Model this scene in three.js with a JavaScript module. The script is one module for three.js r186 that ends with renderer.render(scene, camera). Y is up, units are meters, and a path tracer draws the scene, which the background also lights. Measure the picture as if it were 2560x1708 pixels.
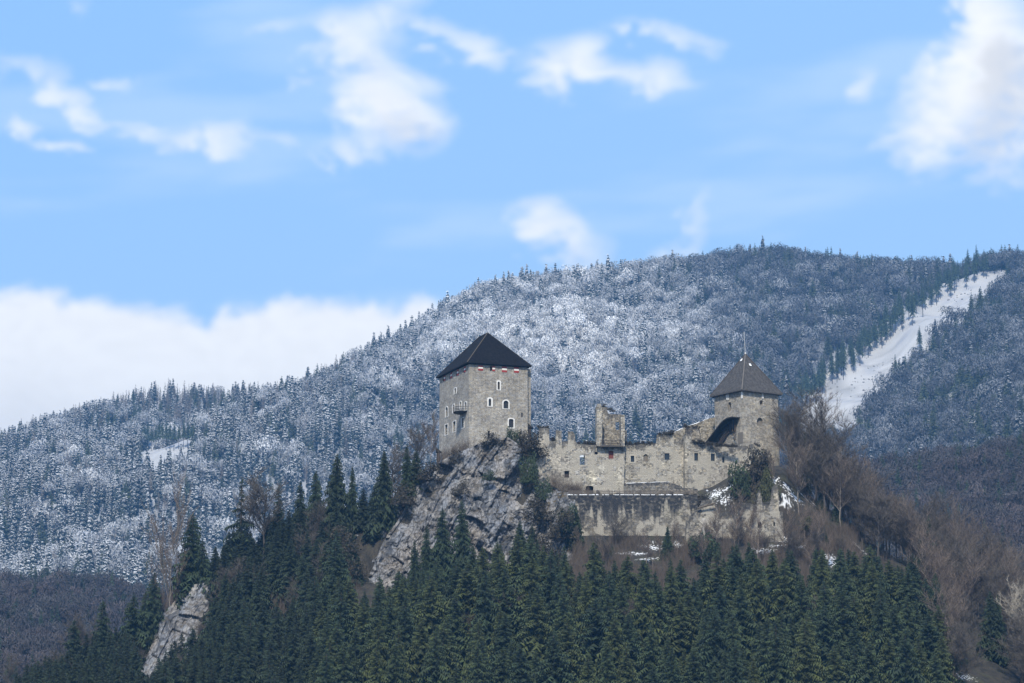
import * as THREE from 'three';
import { mergeGeometries } from 'three/addons/utils/BufferGeometryUtils.js';
import { createNoise2D, createNoise3D } from 'simplex-noise';

// ---------------------------------------------------------------- camera, light, exposure
const RAD = Math.PI / 180, PITCH = 10.4 * RAD, LENS = 6290, EYE = new THREE.Vector3(0, 2, 0);
const scene = new THREE.Scene();
const camera = new THREE.PerspectiveCamera(2 * Math.atan(854 / LENS) / RAD, 2560 / 1708, 0.5, 12000);
camera.position.copy(EYE);
camera.rotation.x = PITCH;
const renderer = new THREE.WebGLRenderer({ antialias: true });
renderer.toneMapping = THREE.LinearToneMapping;
renderer.toneMappingExposure = 1.3;
renderer.shadowMap.enabled = true;
const sun = new THREE.DirectionalLight(new THREE.Color(1.0, 0.92, 0.77), 3.7);
const SUN_AZ = 8, SUN_EL = 44;                     // degrees to the left of straight behind the camera, and up
sun.position.set(-Math.sin(SUN_AZ * RAD) * Math.cos(SUN_EL * RAD), Math.sin(SUN_EL * RAD), Math.cos(SUN_AZ * RAD) * Math.cos(SUN_EL * RAD)).multiplyScalar(900).add(new THREE.Vector3(0, 80, -600));
sun.target.position.set(0, 80, -600);
sun.castShadow = true; sun.shadow.radius = 7;       // veiled by thin cloud
Object.assign(sun.shadow.camera, { left: -900, right: 900, top: 900, bottom: -900, near: 1, far: 4000 });
scene.add(sun, sun.target);
scene.fog = new THREE.FogExp2(new THREE.Color(0.19, 0.51, 1.0), 0.00011);

// ---------------------------------------------------------------- small helpers
function mulberry(a) { return () => { a |= 0; a = a + 0x6D2B79F5 | 0; let t = Math.imul(a ^ a >>> 15, 1 | a); t = t + Math.imul(t ^ t >>> 7, 61 | t) ^ t; return ((t ^ t >>> 14) >>> 0) / 4294967296; }; }
const n2 = createNoise2D(mulberry(11)), n3 = createNoise3D(mulberry(12));
const lerp = (a, b, t) => a + (b - a) * t, clamp = (x, a = 0, b = 1) => Math.min(b, Math.max(a, x));
const sstep = (a, b, x) => { const t = clamp((x - a) / (b - a)); return t * t * (3 - 2 * t); };
const fbm2 = (x, y, o = 4) => { let s = 0, a = 0.5; for (let i = 0; i < o; i++, a *= 0.5, x = x * 2.03 + 7.1, y = y * 2.03 - 3.7) s += a * n2(x, y); return s; };
const fbm3 = (x, y, z, o = 4) => { let s = 0, a = 0.5; for (let i = 0; i < o; i++, a *= 0.5, x = x * 2.03 + 7.1, y = y * 2.03 - 3.7, z = z * 2.03 + 1.3) s += a * n3(x, y, z); return s; };
const ridge2 = (x, y, o = 3) => { let s = 0, a = 0.5; for (let i = 0; i < o; i++, a *= 0.5, x = x * 2.1 + 5, y = y * 2.1 - 9) s += a * (1 - Math.abs(n2(x, y))); return s; };
// the surveyor's sighting: direction measured on the photograph (2560 wide) and a distance along the ground -> a place
const CP = Math.cos(PITCH), SP = Math.sin(PITCH);
function sight(px, py) { const dx = (px - 1280) / LENS, dy = (854 - py) / LENS; return new THREE.Vector3(dx, dy * CP + SP, -(CP - dy * SP)); }
function at(px, py, d) { const r = sight(px, py); return EYE.clone().addScaledVector(r, d / -r.z); }
function seen(x, y, d) { const yy = y - EYE.y, f = d * CP + yy * SP, u = yy * CP - d * SP; return [1280 + x / f * LENS, 854 - u / f * LENS]; }
function interp(pts, x) {                            // pts sorted by [0]
  if (x <= pts[0][0]) return pts[0][1];
  for (let i = 1; i < pts.length; i++) if (x <= pts[i][0]) { const t = (x - pts[i - 1][0]) / (pts[i][0] - pts[i - 1][0]); return lerp(pts[i - 1][1], pts[i][1], t); }
  return pts[pts.length - 1][1];
}
function inside(poly, x, y) { let c = false; for (let i = 0, j = poly.length - 1; i < poly.length; j = i++) { const [a, b] = poly[i], [p, q] = poly[j]; if ((b > y) !== (q > y) && x < (p - a) * (y - b) / (q - b) + a) c = !c; } return c; }

// ---------------------------------------------------------------- names
const taken = {};
function numbered(name) { const n = taken[name] = (taken[name] ?? -1) + 1; return n ? name + '_' + String(n).padStart(3, '0') : name; }
function tag(o, label, category, group, kind) { if (label) o.userData.label = label; if (category) o.userData.category = category; if (group) o.userData.group = group; if (kind) o.userData.kind = kind; return o; }
function shade(o) { o.castShadow = o.receiveShadow = true; return o; }
function thing(name, label, category, pos, group) { const o = new THREE.Group(); o.name = numbered(name); o.position.copy(pos); tag(o, label, category, group, 'thing'); scene.add(o); return o; }
function mesh(name, geo, mat, parent = scene, label) { const o = shade(new THREE.Mesh(geo, mat)); o.name = parent === scene ? numbered(name) : name; if (label) o.userData.label = label; parent.add(o); return o; }
function structure(name, geo, mat) { return tag(mesh(name, geo, mat), null, null, null, 'structure'); }

// ---------------------------------------------------------------- the sky: air and scattered cloud, by azimuth and elevation in degrees
const DEG = 180 / Math.PI / LENS;                    // degrees per photograph pixel
const cloudList = [
  [900, 130, 120, 95, 30, .62], [980, 225, 130, 80, 35, .62], [955, 265, 105, 65, 0, .9], [1035, 310, 85, 62, 20, .8], [905, 380, 140, 52, -10, .5], [860, 95, 70, 50, 0, .45], [740, 225, 75, 30, 0, .36], [660, 85, 95, 24, -15, .38], [1000, 30, 95, 42, -20, .46],
  [1090, 100, 125, 28, 15, .62], [1215, 130, 70, 38, 10, .62], [1400, 165, 82, 64, 0, 1.05], [1470, 120, 46, 40, 0, .7], [1500, 172, 90, 36, 8, .75], [1640, 185, 105, 36, 5, .85], [1600, 80, 95, 26, 10, .62], [1720, 105, 105, 26, 10, .55],
  [2480, 80, 80, 64, 20, 1.9], [2475, 170, 90, 85, 0, 1.9], [2425, 265, 110, 85, -30, 1.6], [2355, 355, 110, 80, -30, 1.0], [2500, 380, 120, 100, 0, .85], [2300, 425, 60, 50, -30, .5], [2600, 240, 100, 200, 0, 1.1], [2200, 230, 42, 62, 20, .4],
  [1385, 570, 88, 58, 0, 1.1], [1350, 520, 52, 40, 0, .5], [1420, 640, 120, 55, 0, .55], [1750, 560, 30, 110, 15, .42], [1700, 640, 70, 42, 0, .42],
  [60, 195, 95, 36, 10, .36], [150, 260, 75, 30, 25, .66], [235, 315, 75, 26, 20, .6], [275, 235, 66, 22, 0, .42], [75, 355, 26, 42, -30, .62], [175, 395, 64, 14, 8, .62], [360, 340, 66, 22, 0, .42], [530, 350, 115, 36, -3, .76], [540, 385, 64, 22, 0, .5], [700, 360, 54, 26, 0, .34], [160, 45, 54, 36, 30, .3],
  [-260, 240, 200, 90, 0, .8], [-500, 480, 160, 70, 10, .7], [2850, 420, 160, 120, 0, .9], [1150, -140, 220, 80, 0, .7], [300, -160, 200, 60, 0, .5], [2050, -180, 200, 80, 0, .7],
].map(([x, y, rx, ry, r, s]) => [(x - 1280) * DEG, 10.4 + (854 - y) * DEG, rx * DEG, ry * DEG, Math.cos(r * RAD), Math.sin(r * RAD), s]);
const bank = [[-1400, 640], [-900, 690], [-400, 700], [0, 745], [60, 732], [140, 752], [300, 768], [430, 785], [510, 802], [545, 772], [640, 762], [680, 735], [720, 730], [790, 752], [900, 750], [985, 762], [1020, 732], [1060, 728], [1100, 748], [1180, 800], [1300, 880], [1500, 1100]].map(([x, y]) => [(x - 1280) * DEG, 10.4 + (854 - y) * DEG]);
function skyColor(az, el, out) {
  const e = Math.max(el, 0), a = az * RAD, ce = Math.cos(e * RAD), x = Math.sin(a) * ce, y = Math.sin(e * RAD), z = -Math.cos(a) * ce;
  const t = 1 - Math.exp(-e / 13);
  let r = lerp(0.53, 0.145, t), g = lerp(0.75, 0.375, t), b = lerp(0.90, 0.83, t);
  // fine high veil, streaked
  const veil = sstep(-0.1, 0.55, fbm3(x * 4 + y * 6, y * 26 - x * 3, z * 4, 5)) * 0.22 + .02 + .09 * (.5 + .5 * Math.sin((az + 2) * RAD * 2));
  const wx = x * 14, wy = y * 17, wz = z * 14, warp = fbm3(wx * .6 + 20, wy * .6, wz * .6, 3);
  const detail = fbm3(wx * 2 + warp * 1.6, wy * 2.6 + warp, wz * 2, 6), fine = fbm3(wx * 6 + warp * 2, wy * 8, wz * 6, 4);
  let alpha = 0, thick = 0;
  if (Math.abs(az) < 24 && el < 26) {
    const u = az + (warp * .55 + detail * .7 + fine * .22) * 0.9, v = el + (detail * .45 - warp * .35 + fine * .2) * 0.7;
    const mass = (u, v) => {
      let f = 0;
      for (const [cx, cy, rx, ry, c, s, k] of cloudList) {
        const dx = u - cx, dy = v - cy; if (Math.abs(dx) > 6 || Math.abs(dy) > 6) continue;
        const p = (dx * c - dy * s) / rx, q = (dx * s + dy * c) / ry, d2 = p * p + q * q;
        if (d2 < 4) f += k * Math.exp(-d2 * 1.4) * (1 - sstep(2.5, 4, d2));
      }
      return f;
    };
    const f = mass(u, v);
    alpha = (1 - Math.exp(-Math.max(0, f * (1 + detail * .8 + fine * .6) - .10) * 1.5)) * .97;
    thick = f > .2 ? sstep(.5, 2.2, mass(u - .45, v + .75)) * .95 : 0;
    const edge = interp(bank, az) - el + (detail * .5 + fine * .35) * .5;
    const bk = sstep(-0.12, 0.42, edge) * (1 - sstep(3, 7, az));
    thick = Math.max(thick * (1 - bk), bk * sstep(1.2, 3.4, edge) * .55);
    alpha = 1 - (1 - alpha) * (1 - bk * .97);
  }
  // the rest of the sky goes on in the same broken cloud
  const far = sstep(19, 24, Math.max(Math.abs(az), el - 2));
  if (far > 0) {
    const k = 1 / (y + 0.28), f = fbm3(x * k * 2.3 + 40 + warp * .35, z * k * 2.3, y * 2, 5) + detail * .12;
    const al = sstep(-0.05, 0.32, f) * .95;
    alpha = lerp(alpha, al, far); thick = lerp(thick, sstep(0.2, 0.6, f), far);
  }
  r = lerp(r, 0.74, veil); g = lerp(g, 0.83, veil); b = lerp(b, 0.94, veil);
  const lit = (1 - thick * .22) * (1 + fine * .05);
  out[0] = lerp(r, 0.88 * lit, alpha); out[1] = lerp(g, 0.88 * lit, alpha); out[2] = lerp(b, 0.872 * lit + thick * .012, alpha);
}
{
  const W = 4096, H = 2048, w = 512, h = 256, data = new Float32Array(W * H * 4), c = [0, 0, 0], coarse = new Float32Array((w + 1) * (h + 1) * 3);
  const azOf = (u) => { let a = ((u - 0.25) * 360); if (a > 180) a -= 360; return a; };    // u = 0.25 looks along -z
  for (let j = 0; j <= h; j++) for (let i = 0; i <= w; i++) { skyColor(azOf((i % w) / w), (j / h - .5) * 180, c); coarse.set(c, (j * (w + 1) + i) * 3); }
  for (let j = 0; j < H; j++) {
    const el = ((j + .5) / H - .5) * 180;
    for (let i = 0; i < W; i++) {
      const az = azOf((i + .5) / W), o = (j * W + i) * 4;
      if (Math.abs(az) < 25 && el > 1 && el < 27) skyColor(az, el, c);
      else {
        const x = (i + .5) / W * w, y = (j + .5) / H * h, x0 = Math.floor(x), y0 = Math.floor(y), fx = x - x0, fy = y - y0, k = (y0 * (w + 1) + x0) * 3, m = k + (w + 1) * 3;
        for (let q = 0; q < 3; q++) c[q] = lerp(lerp(coarse[k + q], coarse[k + 3 + q], fx), lerp(coarse[m + q], coarse[m + 3 + q], fx), fy);
      }
      if (el < 0) { c[0] = .2; c[1] = .23; c[2] = .26; }
      data[o] = c[0]; data[o + 1] = c[1]; data[o + 2] = c[2]; data[o + 3] = 1;
    }
  }
  const t = new THREE.DataTexture(data, W, H, THREE.RGBAFormat, THREE.FloatType);
  t.mapping = THREE.EquirectangularReflectionMapping; t.magFilter = t.minFilter = THREE.LinearFilter; t.needsUpdate = true;
  scene.background = t; scene.environment = t;
}

// ---------------------------------------------------------------- the land: each slope is a run of levels surveyed at a distance
function levels(list) {                              // [[distance, [[px, py], ...]], ...] -> height(x, d)
  const L = list.map(([d, pts]) => [d, pts.map(([px, py]) => { const p = at(px, py, d); return [p.x, p.y]; })]);
  return (x, d) => {
    if (d <= L[0][0]) return interp(L[0][1], x * L[0][0] / d);
    for (let i = 1; i < L.length; i++) if (d <= L[i][0]) {
      const a = L[i - 1], b = L[i], t = (d - a[0]) / (b[0] - a[0]);
      return lerp(interp(a[1], x * a[0] / d), interp(b[1], x * b[0] / d), t);
    }
    return interp(L[L.length - 1][1], x * L[L.length - 1][0] / d);
  };
}
const hillLevels = levels([
  [430, [[-600, 2020], [3200, 2020]]],
  [500, [[-600, 2010], [0, 1930], [560, 1850], [900, 1820], [2100, 1800], [2600, 1830], [3300, 1990]]],
  [560, [[-600, 1990], [0, 1830], [330, 1800], [430, 1805], [520, 1740], [600, 1640], [920, 1570], [1430, 1500], [2000, 1490], [2300, 1530], [2560, 1640], [3300, 1980]]],
  [588.6, [[-600, 1970], [0, 1760], [330, 1720], [430, 1715], [510, 1630], [580, 1490], [860, 1430], [920, 1440], [1425, 1390], [1440, 1352], [1745, 1352], [1800, 1338], [1960, 1335], [2060, 1340], [2200, 1410], [2560, 1590], [3300, 1970]]],
  [591.2, [[-600, 1965], [0, 1755], [330, 1630], [430, 1548], [560, 1472], [860, 1400], [900, 1390], [980, 1340], [1100, 1290], [1300, 1270], [1420, 1250], [1440, 1237], [1745, 1237], [1765, 1262], [1800, 1275], [1850, 1255], [1960, 1235], [2060, 1300], [2200, 1395], [2560, 1580], [3300, 1970]]],
  [597, [[-600, 1965], [0, 1750], [330, 1622], [430, 1535], [520, 1468], [560, 1445], [640, 1415], [860, 1362], [960, 1290], [1080, 1215], [1130, 1180], [1250, 1150], [1330, 1185], [1420, 1240], [1740, 1235], [1800, 1225], [1850, 1190], [1960, 1190], [2060, 1285], [2200, 1385], [2560, 1575], [3300, 1970]]],
  [606, [[-600, 1965], [0, 1750], [330, 1630], [430, 1530], [560, 1450], [700, 1400], [860, 1355], [960, 1245], [1090, 1158], [1180, 1130], [1290, 1125], [1400, 1225], [1700, 1222], [1840, 1195], [1900, 1165], [1955, 1168], [2060, 1268], [2200, 1370], [2400, 1470], [2560, 1560], [3300, 1970]]],
  [640, [[-600, 1970], [330, 1680], [560, 1510], [860, 1400], [1090, 1200], [1300, 1170], [1700, 1215], [1950, 1200], [2200, 1400], [2560, 1600], [3300, 1980]]],
  [700, [[-600, 1990], [560, 1700], [1100, 1480], [1900, 1480], [2560, 1780], [3300, 1990]]],
  [800, [[-600, 2020], [3300, 2020]]],
]);
const hillH = (x, d) => {
  const calm = (d > 589 && d < 612 && x > 10 && x < 48) ? 0.15 : 1;
  return hillLevels(x, d) + calm * (n2(x * .045, d * .045) * 1.1 + n2(x * .16, d * .16) * .35);
};
const foothillLevels = levels([
  [640, [[-900, 2050], [3500, 2050]]],
  [800, [[-900, 1830], [0, 1850], [500, 1900], [900, 2000], [1700, 2000], [2000, 1830], [2560, 1700], [3500, 1650]]],
  [1000, [[-900, 1640], [0, 1650], [300, 1680], [700, 1780], [1700, 1790], [2000, 1560], [2200, 1460], [2560, 1410], [3500, 1300]]],
  [1250, [[-900, 1490], [0, 1510], [150, 1505], [300, 1515], [420, 1530], [700, 1600], [1000, 1690], [1700, 1650], [1950, 1380], [2050, 1290], [2150, 1225], [2300, 1190], [2450, 1165], [2560, 1150], [3500, 1050]]],
  [1450, [[-900, 1530], [0, 1550], [500, 1600], [1700, 1640], [2050, 1370], [2300, 1290], [2560, 1250], [3500, 1150]]],
  [1700, [[-900, 1700], [3500, 1650]]],
]);
const footH = (x, d) => foothillLevels(x, d) + n2(x * .012, d * .012) * 4 + n2(x * .04 + 9, d * .04) * 1.5;
const mountainLevels = levels([
  [1500, [[-1200, 1680], [3800, 1640]]],
  [1700, [[-1200, 1560], [0, 1560], [800, 1580], [1400, 1560], [1900, 1450], [2200, 1330], [2560, 1260], [3800, 1150]]],
  [1950, [[-1200, 1400], [0, 1390], [400, 1370], [800, 1360], [1300, 1300], [1700, 1240], [2000, 1150], [2200, 1040], [2400, 960], [2560, 900], [3800, 800]]],
  [2250, [[-1200, 1260], [0, 1225], [400, 1170], [800, 1120], [1250, 1010], [1700, 960], [2000, 945], [2150, 900], [2300, 820], [2450, 770], [2560, 742], [3800, 690]]],
  [2650, [[-1200, 1180], [-400, 1150], [0, 1130], [100, 1104], [300, 1030], [400, 1007], [560, 1018], [700, 1012], [760, 988], [900, 918], [1000, 874], [1100, 802], [1200, 750], [1300, 728], [1450, 717], [1600, 698], [1800, 674], [1920, 656], [2000, 666], [2150, 690], [2300, 700], [2420, 704], [2560, 702], [3000, 680], [3800, 640]]],
  [2800, [[-1200, 1230], [0, 1160], [400, 1040], [800, 1010], [1250, 780], [1800, 700], [2560, 690], [3800, 640]]],
  [3200, [[-1200, 1500], [3800, 1300]]],
  [3800, [[-1200, 2010], [3800, 2010]]],
]);
const mountH = (x, d) => {
  const on = sstep(1550, 1900, d) * (1 - sstep(2480, 2640, d));
  return mountainLevels(x, d) + on * (n2(x * .0028 + 3, d * .0022) * 30 + n2(x * .009 - 7, d * .007) * 13);
};
const landH = (x, d) => Math.max(hillH(x, d), footH(x, d), mountH(x, d), -1);
// where a line of sight of the photograph meets a slope
function meet(H, px, py, d0, d1, step = 0.5) { for (let d = d0; d < d1; d += step) { const p = at(px, py, d); if (p.y < H(p.x, d)) return p; } return null; }
function placed(H, px, d) { const p = at(px, 1000, d); p.y = H(p.x, d); return p; }

function sheet(H, x0, x1, d0, d1, nx, nd, tone, fan = true) {  // grid of a slope; x runs at the mean distance and fans out
  const pos = [], col = [], uv = [], idx = [], c = [0, 0, 0], dm = (d0 + d1) / 2;
  for (let j = 0; j <= nd; j++) for (let i = 0; i <= nx; i++) {
    const d = lerp(d0, d1, j / nd), x = lerp(x0, x1, i / nx) * (fan ? d / dm : 1);
    pos.push(x, H(x, d), -d); tone(x, d, c); col.push(...c); uv.push(x / 10, d / 10);
    if (i < nx && j < nd) { const a = j * (nx + 1) + i, b = a + 1, e = a + nx + 1, f = e + 1; idx.push(a, b, f, a, f, e); }
  }
  const g = new THREE.BufferGeometry();
  g.setAttribute('position', new THREE.Float32BufferAttribute(pos, 3)); g.setAttribute('color', new THREE.Float32BufferAttribute(col, 3)); g.setAttribute('uv', new THREE.Float32BufferAttribute(uv, 2));
  g.setIndex(idx); g.computeVertexNormals(); return g;
}
function texture(w, h, fn, srgb = true) {            // fn(i, j, out) gives linear 0..1 when srgb
  const d = new Uint8Array(w * h * 4), c = [0, 0, 0], enc = (x) => 255 * (x <= 0.0031308 ? 12.92 * x : 1.055 * Math.pow(x, 1 / 2.4) - 0.055);
  for (let j = 0; j < h; j++) for (let i = 0; i < w; i++) { fn(i, j, c); const o = (j * w + i) * 4; for (let k = 0; k < 3; k++) d[o + k] = srgb ? enc(clamp(c[k])) : clamp(c[k]) * 255; d[o + 3] = 255; }
  const t = new THREE.DataTexture(d, w, h); t.wrapS = t.wrapT = THREE.RepeatWrapping; t.magFilter = t.minFilter = THREE.LinearFilter; if (srgb) t.colorSpace = THREE.SRGBColorSpace; t.needsUpdate = true; return t;
}
// the clearings and where trees may not stand, as outlines on the ground
const groundPoly = (H, list, d0, d1) => list.map(([px, py]) => { const p = meet(H, px, py, d0, d1, 4) ?? at(px, py, d1); return [p.x, -p.z]; });
const longClearing = groundPoly(mountH, [[1985, 1070], [2015, 975], [2085, 915], [2175, 850], [2255, 790], [2325, 742], [2395, 700], [2460, 690], [2520, 694], [2550, 704], [2540, 712], [2500, 752], [2430, 802], [2350, 850], [2310, 908], [2255, 955], [2212, 1010], [2160, 1080], [2110, 1130]], 1600, 2700);
const smallClearing = groundPoly(mountH, [[338, 1205], [346, 1165], [352, 1122], [385, 1112], [440, 1110], [478, 1114], [474, 1160], [448, 1192], [428, 1186], [402, 1208], [380, 1200], [352, 1226]], 1600, 2700);
const stripClearing = groundPoly(mountH, [[425, 1122], [435, 1108], [485, 1106], [488, 1120]], 1600, 2700);
const tinyClearing = groundPoly(mountH, [[104, 1285], [112, 1262], [124, 1258], [120, 1290]], 1600, 2700);
const clearing = (x, d) => inside(longClearing, x, d) || inside(smallClearing, x, d) || inside(stripClearing, x, d) || inside(tinyClearing, x, d);

// ground plane out to the horizon
{
  const g = new THREE.RingGeometry(1, 9000, 96, 24); g.rotateX(-Math.PI / 2); g.translate(0, -1.2, -600);
  structure('valley_ground', g, new THREE.MeshStandardMaterial({ color: new THREE.Color(0.16, 0.15, 0.12), roughness: 1 }));
}
const groundBump = texture(256, 256, (i, j, c) => { const a = i / 256 * Math.PI * 2, b = j / 256 * Math.PI * 2; c[0] = c[1] = c[2] = .5 + .5 * fbm3(Math.cos(a) * 2 + Math.cos(b) * 2, Math.sin(a) * 2, Math.sin(b) * 2, 5); }, false);
const landMat = new THREE.MeshStandardMaterial({ vertexColors: true, roughness: 1, bumpMap: groundBump, bumpScale: 0.4 });
structure('mountain', sheet(mountH, -1500, 1500, 1500, 3600, 260, 300, (x, d, c) => {
  const s = clearing(x, d) ? clamp(.44 + .05 * n2(x * .05, d * .05) - .12 * sstep(.2, .7, n2(x * .03 + d * .02, d * .02))) : 0, f = .5 + .5 * n2(x * .02, d * .02);
  c[0] = Math.max(s, lerp(.18, .40, f)); c[1] = Math.max(s * 1.01, lerp(.19, .42, f)); c[2] = Math.max(s * 1.03, lerp(.21, .46, f));
}), landMat);
structure('foothill', sheet(footH, -700, 700, 640, 1700, 150, 180, (x, d, c) => { const f = .5 + .5 * n2(x * .03, d * .03), s = sstep(.45, .7, n2(x * .02 + 5, d * .05)) * .06; c[0] = lerp(.06, .10, f) + s; c[1] = lerp(.05, .08, f) + s; c[2] = lerp(.045, .07, f) + s; }), landMat);

// the castle hill: brown litter and grass with snow lying in patches
const snowSpots = [[1790, 1235, 3.2, 1], [1815, 1252, 2.5, .8], [1850, 1212, 2.5, .5], [1822, 1222, 2, .5], [1968, 1222, 2.5, .5], [1985, 1245, 3, .7], [1965, 1262, 2.4, .5], [2010, 1215, 2.2, .4], [2040, 1265, 2.2, .5], [1935, 1205, 2, .6], [1640, 1372, 5, .8], [1700, 1365, 4, .8], [1735, 1345, 3, .7], [1600, 1385, 4, .5], [1560, 1385, 3, .4], [1615, 1400, 4, .6], [1910, 1380, 5, 1], [1960, 1352, 4, .6], [1945, 1365, 3, .5], [2005, 1368, 3, .5], [2072, 1395, 3, 1.2], [2080, 1410, 2, 1], [2140, 1362, 3, .4],
  [560, 1427, 3.5, .5], [545, 1460, 3, .4], [700, 1388, 4, .4], [760, 1378, 4, .4], [840, 1367, 4, .5], [870, 1325, 3, 1], [885, 1312, 2, .8], [850, 1362, 3, .4], [2400, 1690, 4, 1], [2340, 1680, 3, 1], [2060, 1640, 2, 1]].map(([px, py, a, b]) => { const p = meet(hillH, px, py, 500, 640) ?? at(px, py, 598); return [p.x, -p.z, a, b]; });
const hillTexScale = 6, HX0 = -150, HX1 = 170, HD0 = 470, HD1 = 660;
const hillTex = texture(1920, 1140, (i, j, c) => {
  const x = HX0 + (i + .5) / hillTexScale, d = HD0 + (j + .5) / hillTexScale;
  const f = fbm2(x * .35, d * .35, 4), g = fbm2(x * 1.6 + 30, d * 1.6, 2);
  let r = .040 + f * .032 + g * .022, gr = .036 + f * .026 + g * .018, b = .029 + f * .018 + g * .012;
  const grass = sstep(.05, .45, fbm2(x * .12 + 60, d * .12, 3)); r = lerp(r, .055, grass * .6); gr = lerp(gr, .055, grass * .6); b = lerp(b, .027, grass * .6);
  let s = 0;
  for (const [sx, sd, a, w] of snowSpots) { const dx = (x - sx) / a, dd = (d - sd) / (w * 2.2); if (Math.abs(dx) < 2 && Math.abs(dd) < 2) s = Math.max(s, 1.25 - Math.hypot(dx, dd)); }
  s = sstep(.50, .66, (s > 0 ? s * .66 : -.05) + fbm2(x * 1.1, d * 1.6, 4) * .8) * .9;
  c[0] = lerp(r, .78, s); c[1] = lerp(gr, .81, s); c[2] = lerp(b, .86, s);
});
{
  const g = sheet(hillH, -165, 185, 430, 800, 280, 300, (x, d, c) => { c[0] = c[1] = c[2] = 1; }, false), p = g.attributes.position, uv = g.attributes.uv;
  for (let i = 0; i < p.count; i++) uv.setXY(i, (p.getX(i) - HX0) / (HX1 - HX0), (-p.getZ(i) - HD0) / (HD1 - HD0));
  g.deleteAttribute('color');
  const bump = groundBump.clone(); bump.repeat.set(70, 40);
  structure('castle_hill', g, new THREE.MeshStandardMaterial({ map: hillTex, roughness: 1, bumpMap: bump, bumpScale: 0.25 }));
}

// ---------------------------------------------------------------- masonry
function plane(px0, d0, azDeg) {                     // an upright plane through a sighted spot; az > 0 runs away to the right
  const a = azDeg * RAD, P0 = at(px0, 1200, d0), dir = new THREE.Vector3(Math.cos(a), 0, -Math.sin(a)), n = new THREE.Vector3(Math.sin(a), 0, Math.cos(a));
  P0.y = 0;
  return { a, P0, dir, n, uv(px, py, z = 0) { const r = sight(px, py), o = P0.clone().addScaledVector(n, z).sub(EYE), t = o.dot(n) / r.dot(n), p = r.multiplyScalar(t).add(EYE); return [p.clone().sub(P0).dot(dir), p.y]; }, world(u, y, z = 0) { return P0.clone().addScaledVector(dir, u).addScaledVector(n, z).setY(y); } };
}
// readings taken on enlarged prints of the photograph
const K1 = (x, y) => [1060 + x / 4.1265, 800 + y / 4.1265], K2 = (x, y) => [1300 + x / 5.6, 980 + y / 5.6], K3 = (x, y) => [1560 + x / 5.6, 980 + y / 5.6], K4 = (x, y) => [1720 + x / 4.357, 820 + y / 4.357], K5 = (x, y) => [1360 + x / 3.357, 1180 + y / 3.357];
const k = (K, list) => list.map(([x, y]) => K(x, y));
const hash = (i, j, s = 0) => { let h = Math.imul(i, 374761393) ^ Math.imul(j, 668265263) ^ Math.imul(s + 17, 1274126177); h = Math.imul(h ^ h >>> 13, 1274126177); return ((h ^ h >>> 16) >>> 0) / 4294967296; };
function cells(x, y) {                               // nearest and second nearest of jittered stones, and which stone
  const ix = Math.floor(x), iy = Math.floor(y); let f1 = 9, f2 = 9, id = 0;
  for (let j = -1; j <= 1; j++) for (let i = -1; i <= 1; i++) { const a = ix + i, b = iy + j, dx = a + .15 + .7 * hash(a, b) - x, dy = b + .2 + .6 * hash(a, b, 5) - y, d = dx * dx + dy * dy; if (d < f1) { f2 = f1; f1 = d; id = hash(a, b, 9); } else if (d < f2) f2 = d; }
  return [Math.sqrt(f1), Math.sqrt(f2), id];
}
const stoneBump = texture(512, 512, (i, j, c) => { // 12 m square, wrapped
  const x = i / 512 * 12, y = j / 512 * 12, w = (v) => ((v % 12) + 12) % 12;
  const [a, b] = cells(w(x) / .5, w(y) / .34), e = Math.min(1, (b - a) * 3.2);
  c[0] = c[1] = c[2] = clamp(.25 + .6 * e * (.8 + .2 * hash(i >> 3, j >> 3)) + .1 * n2(x * 5, y * 5));
}, false);
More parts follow.
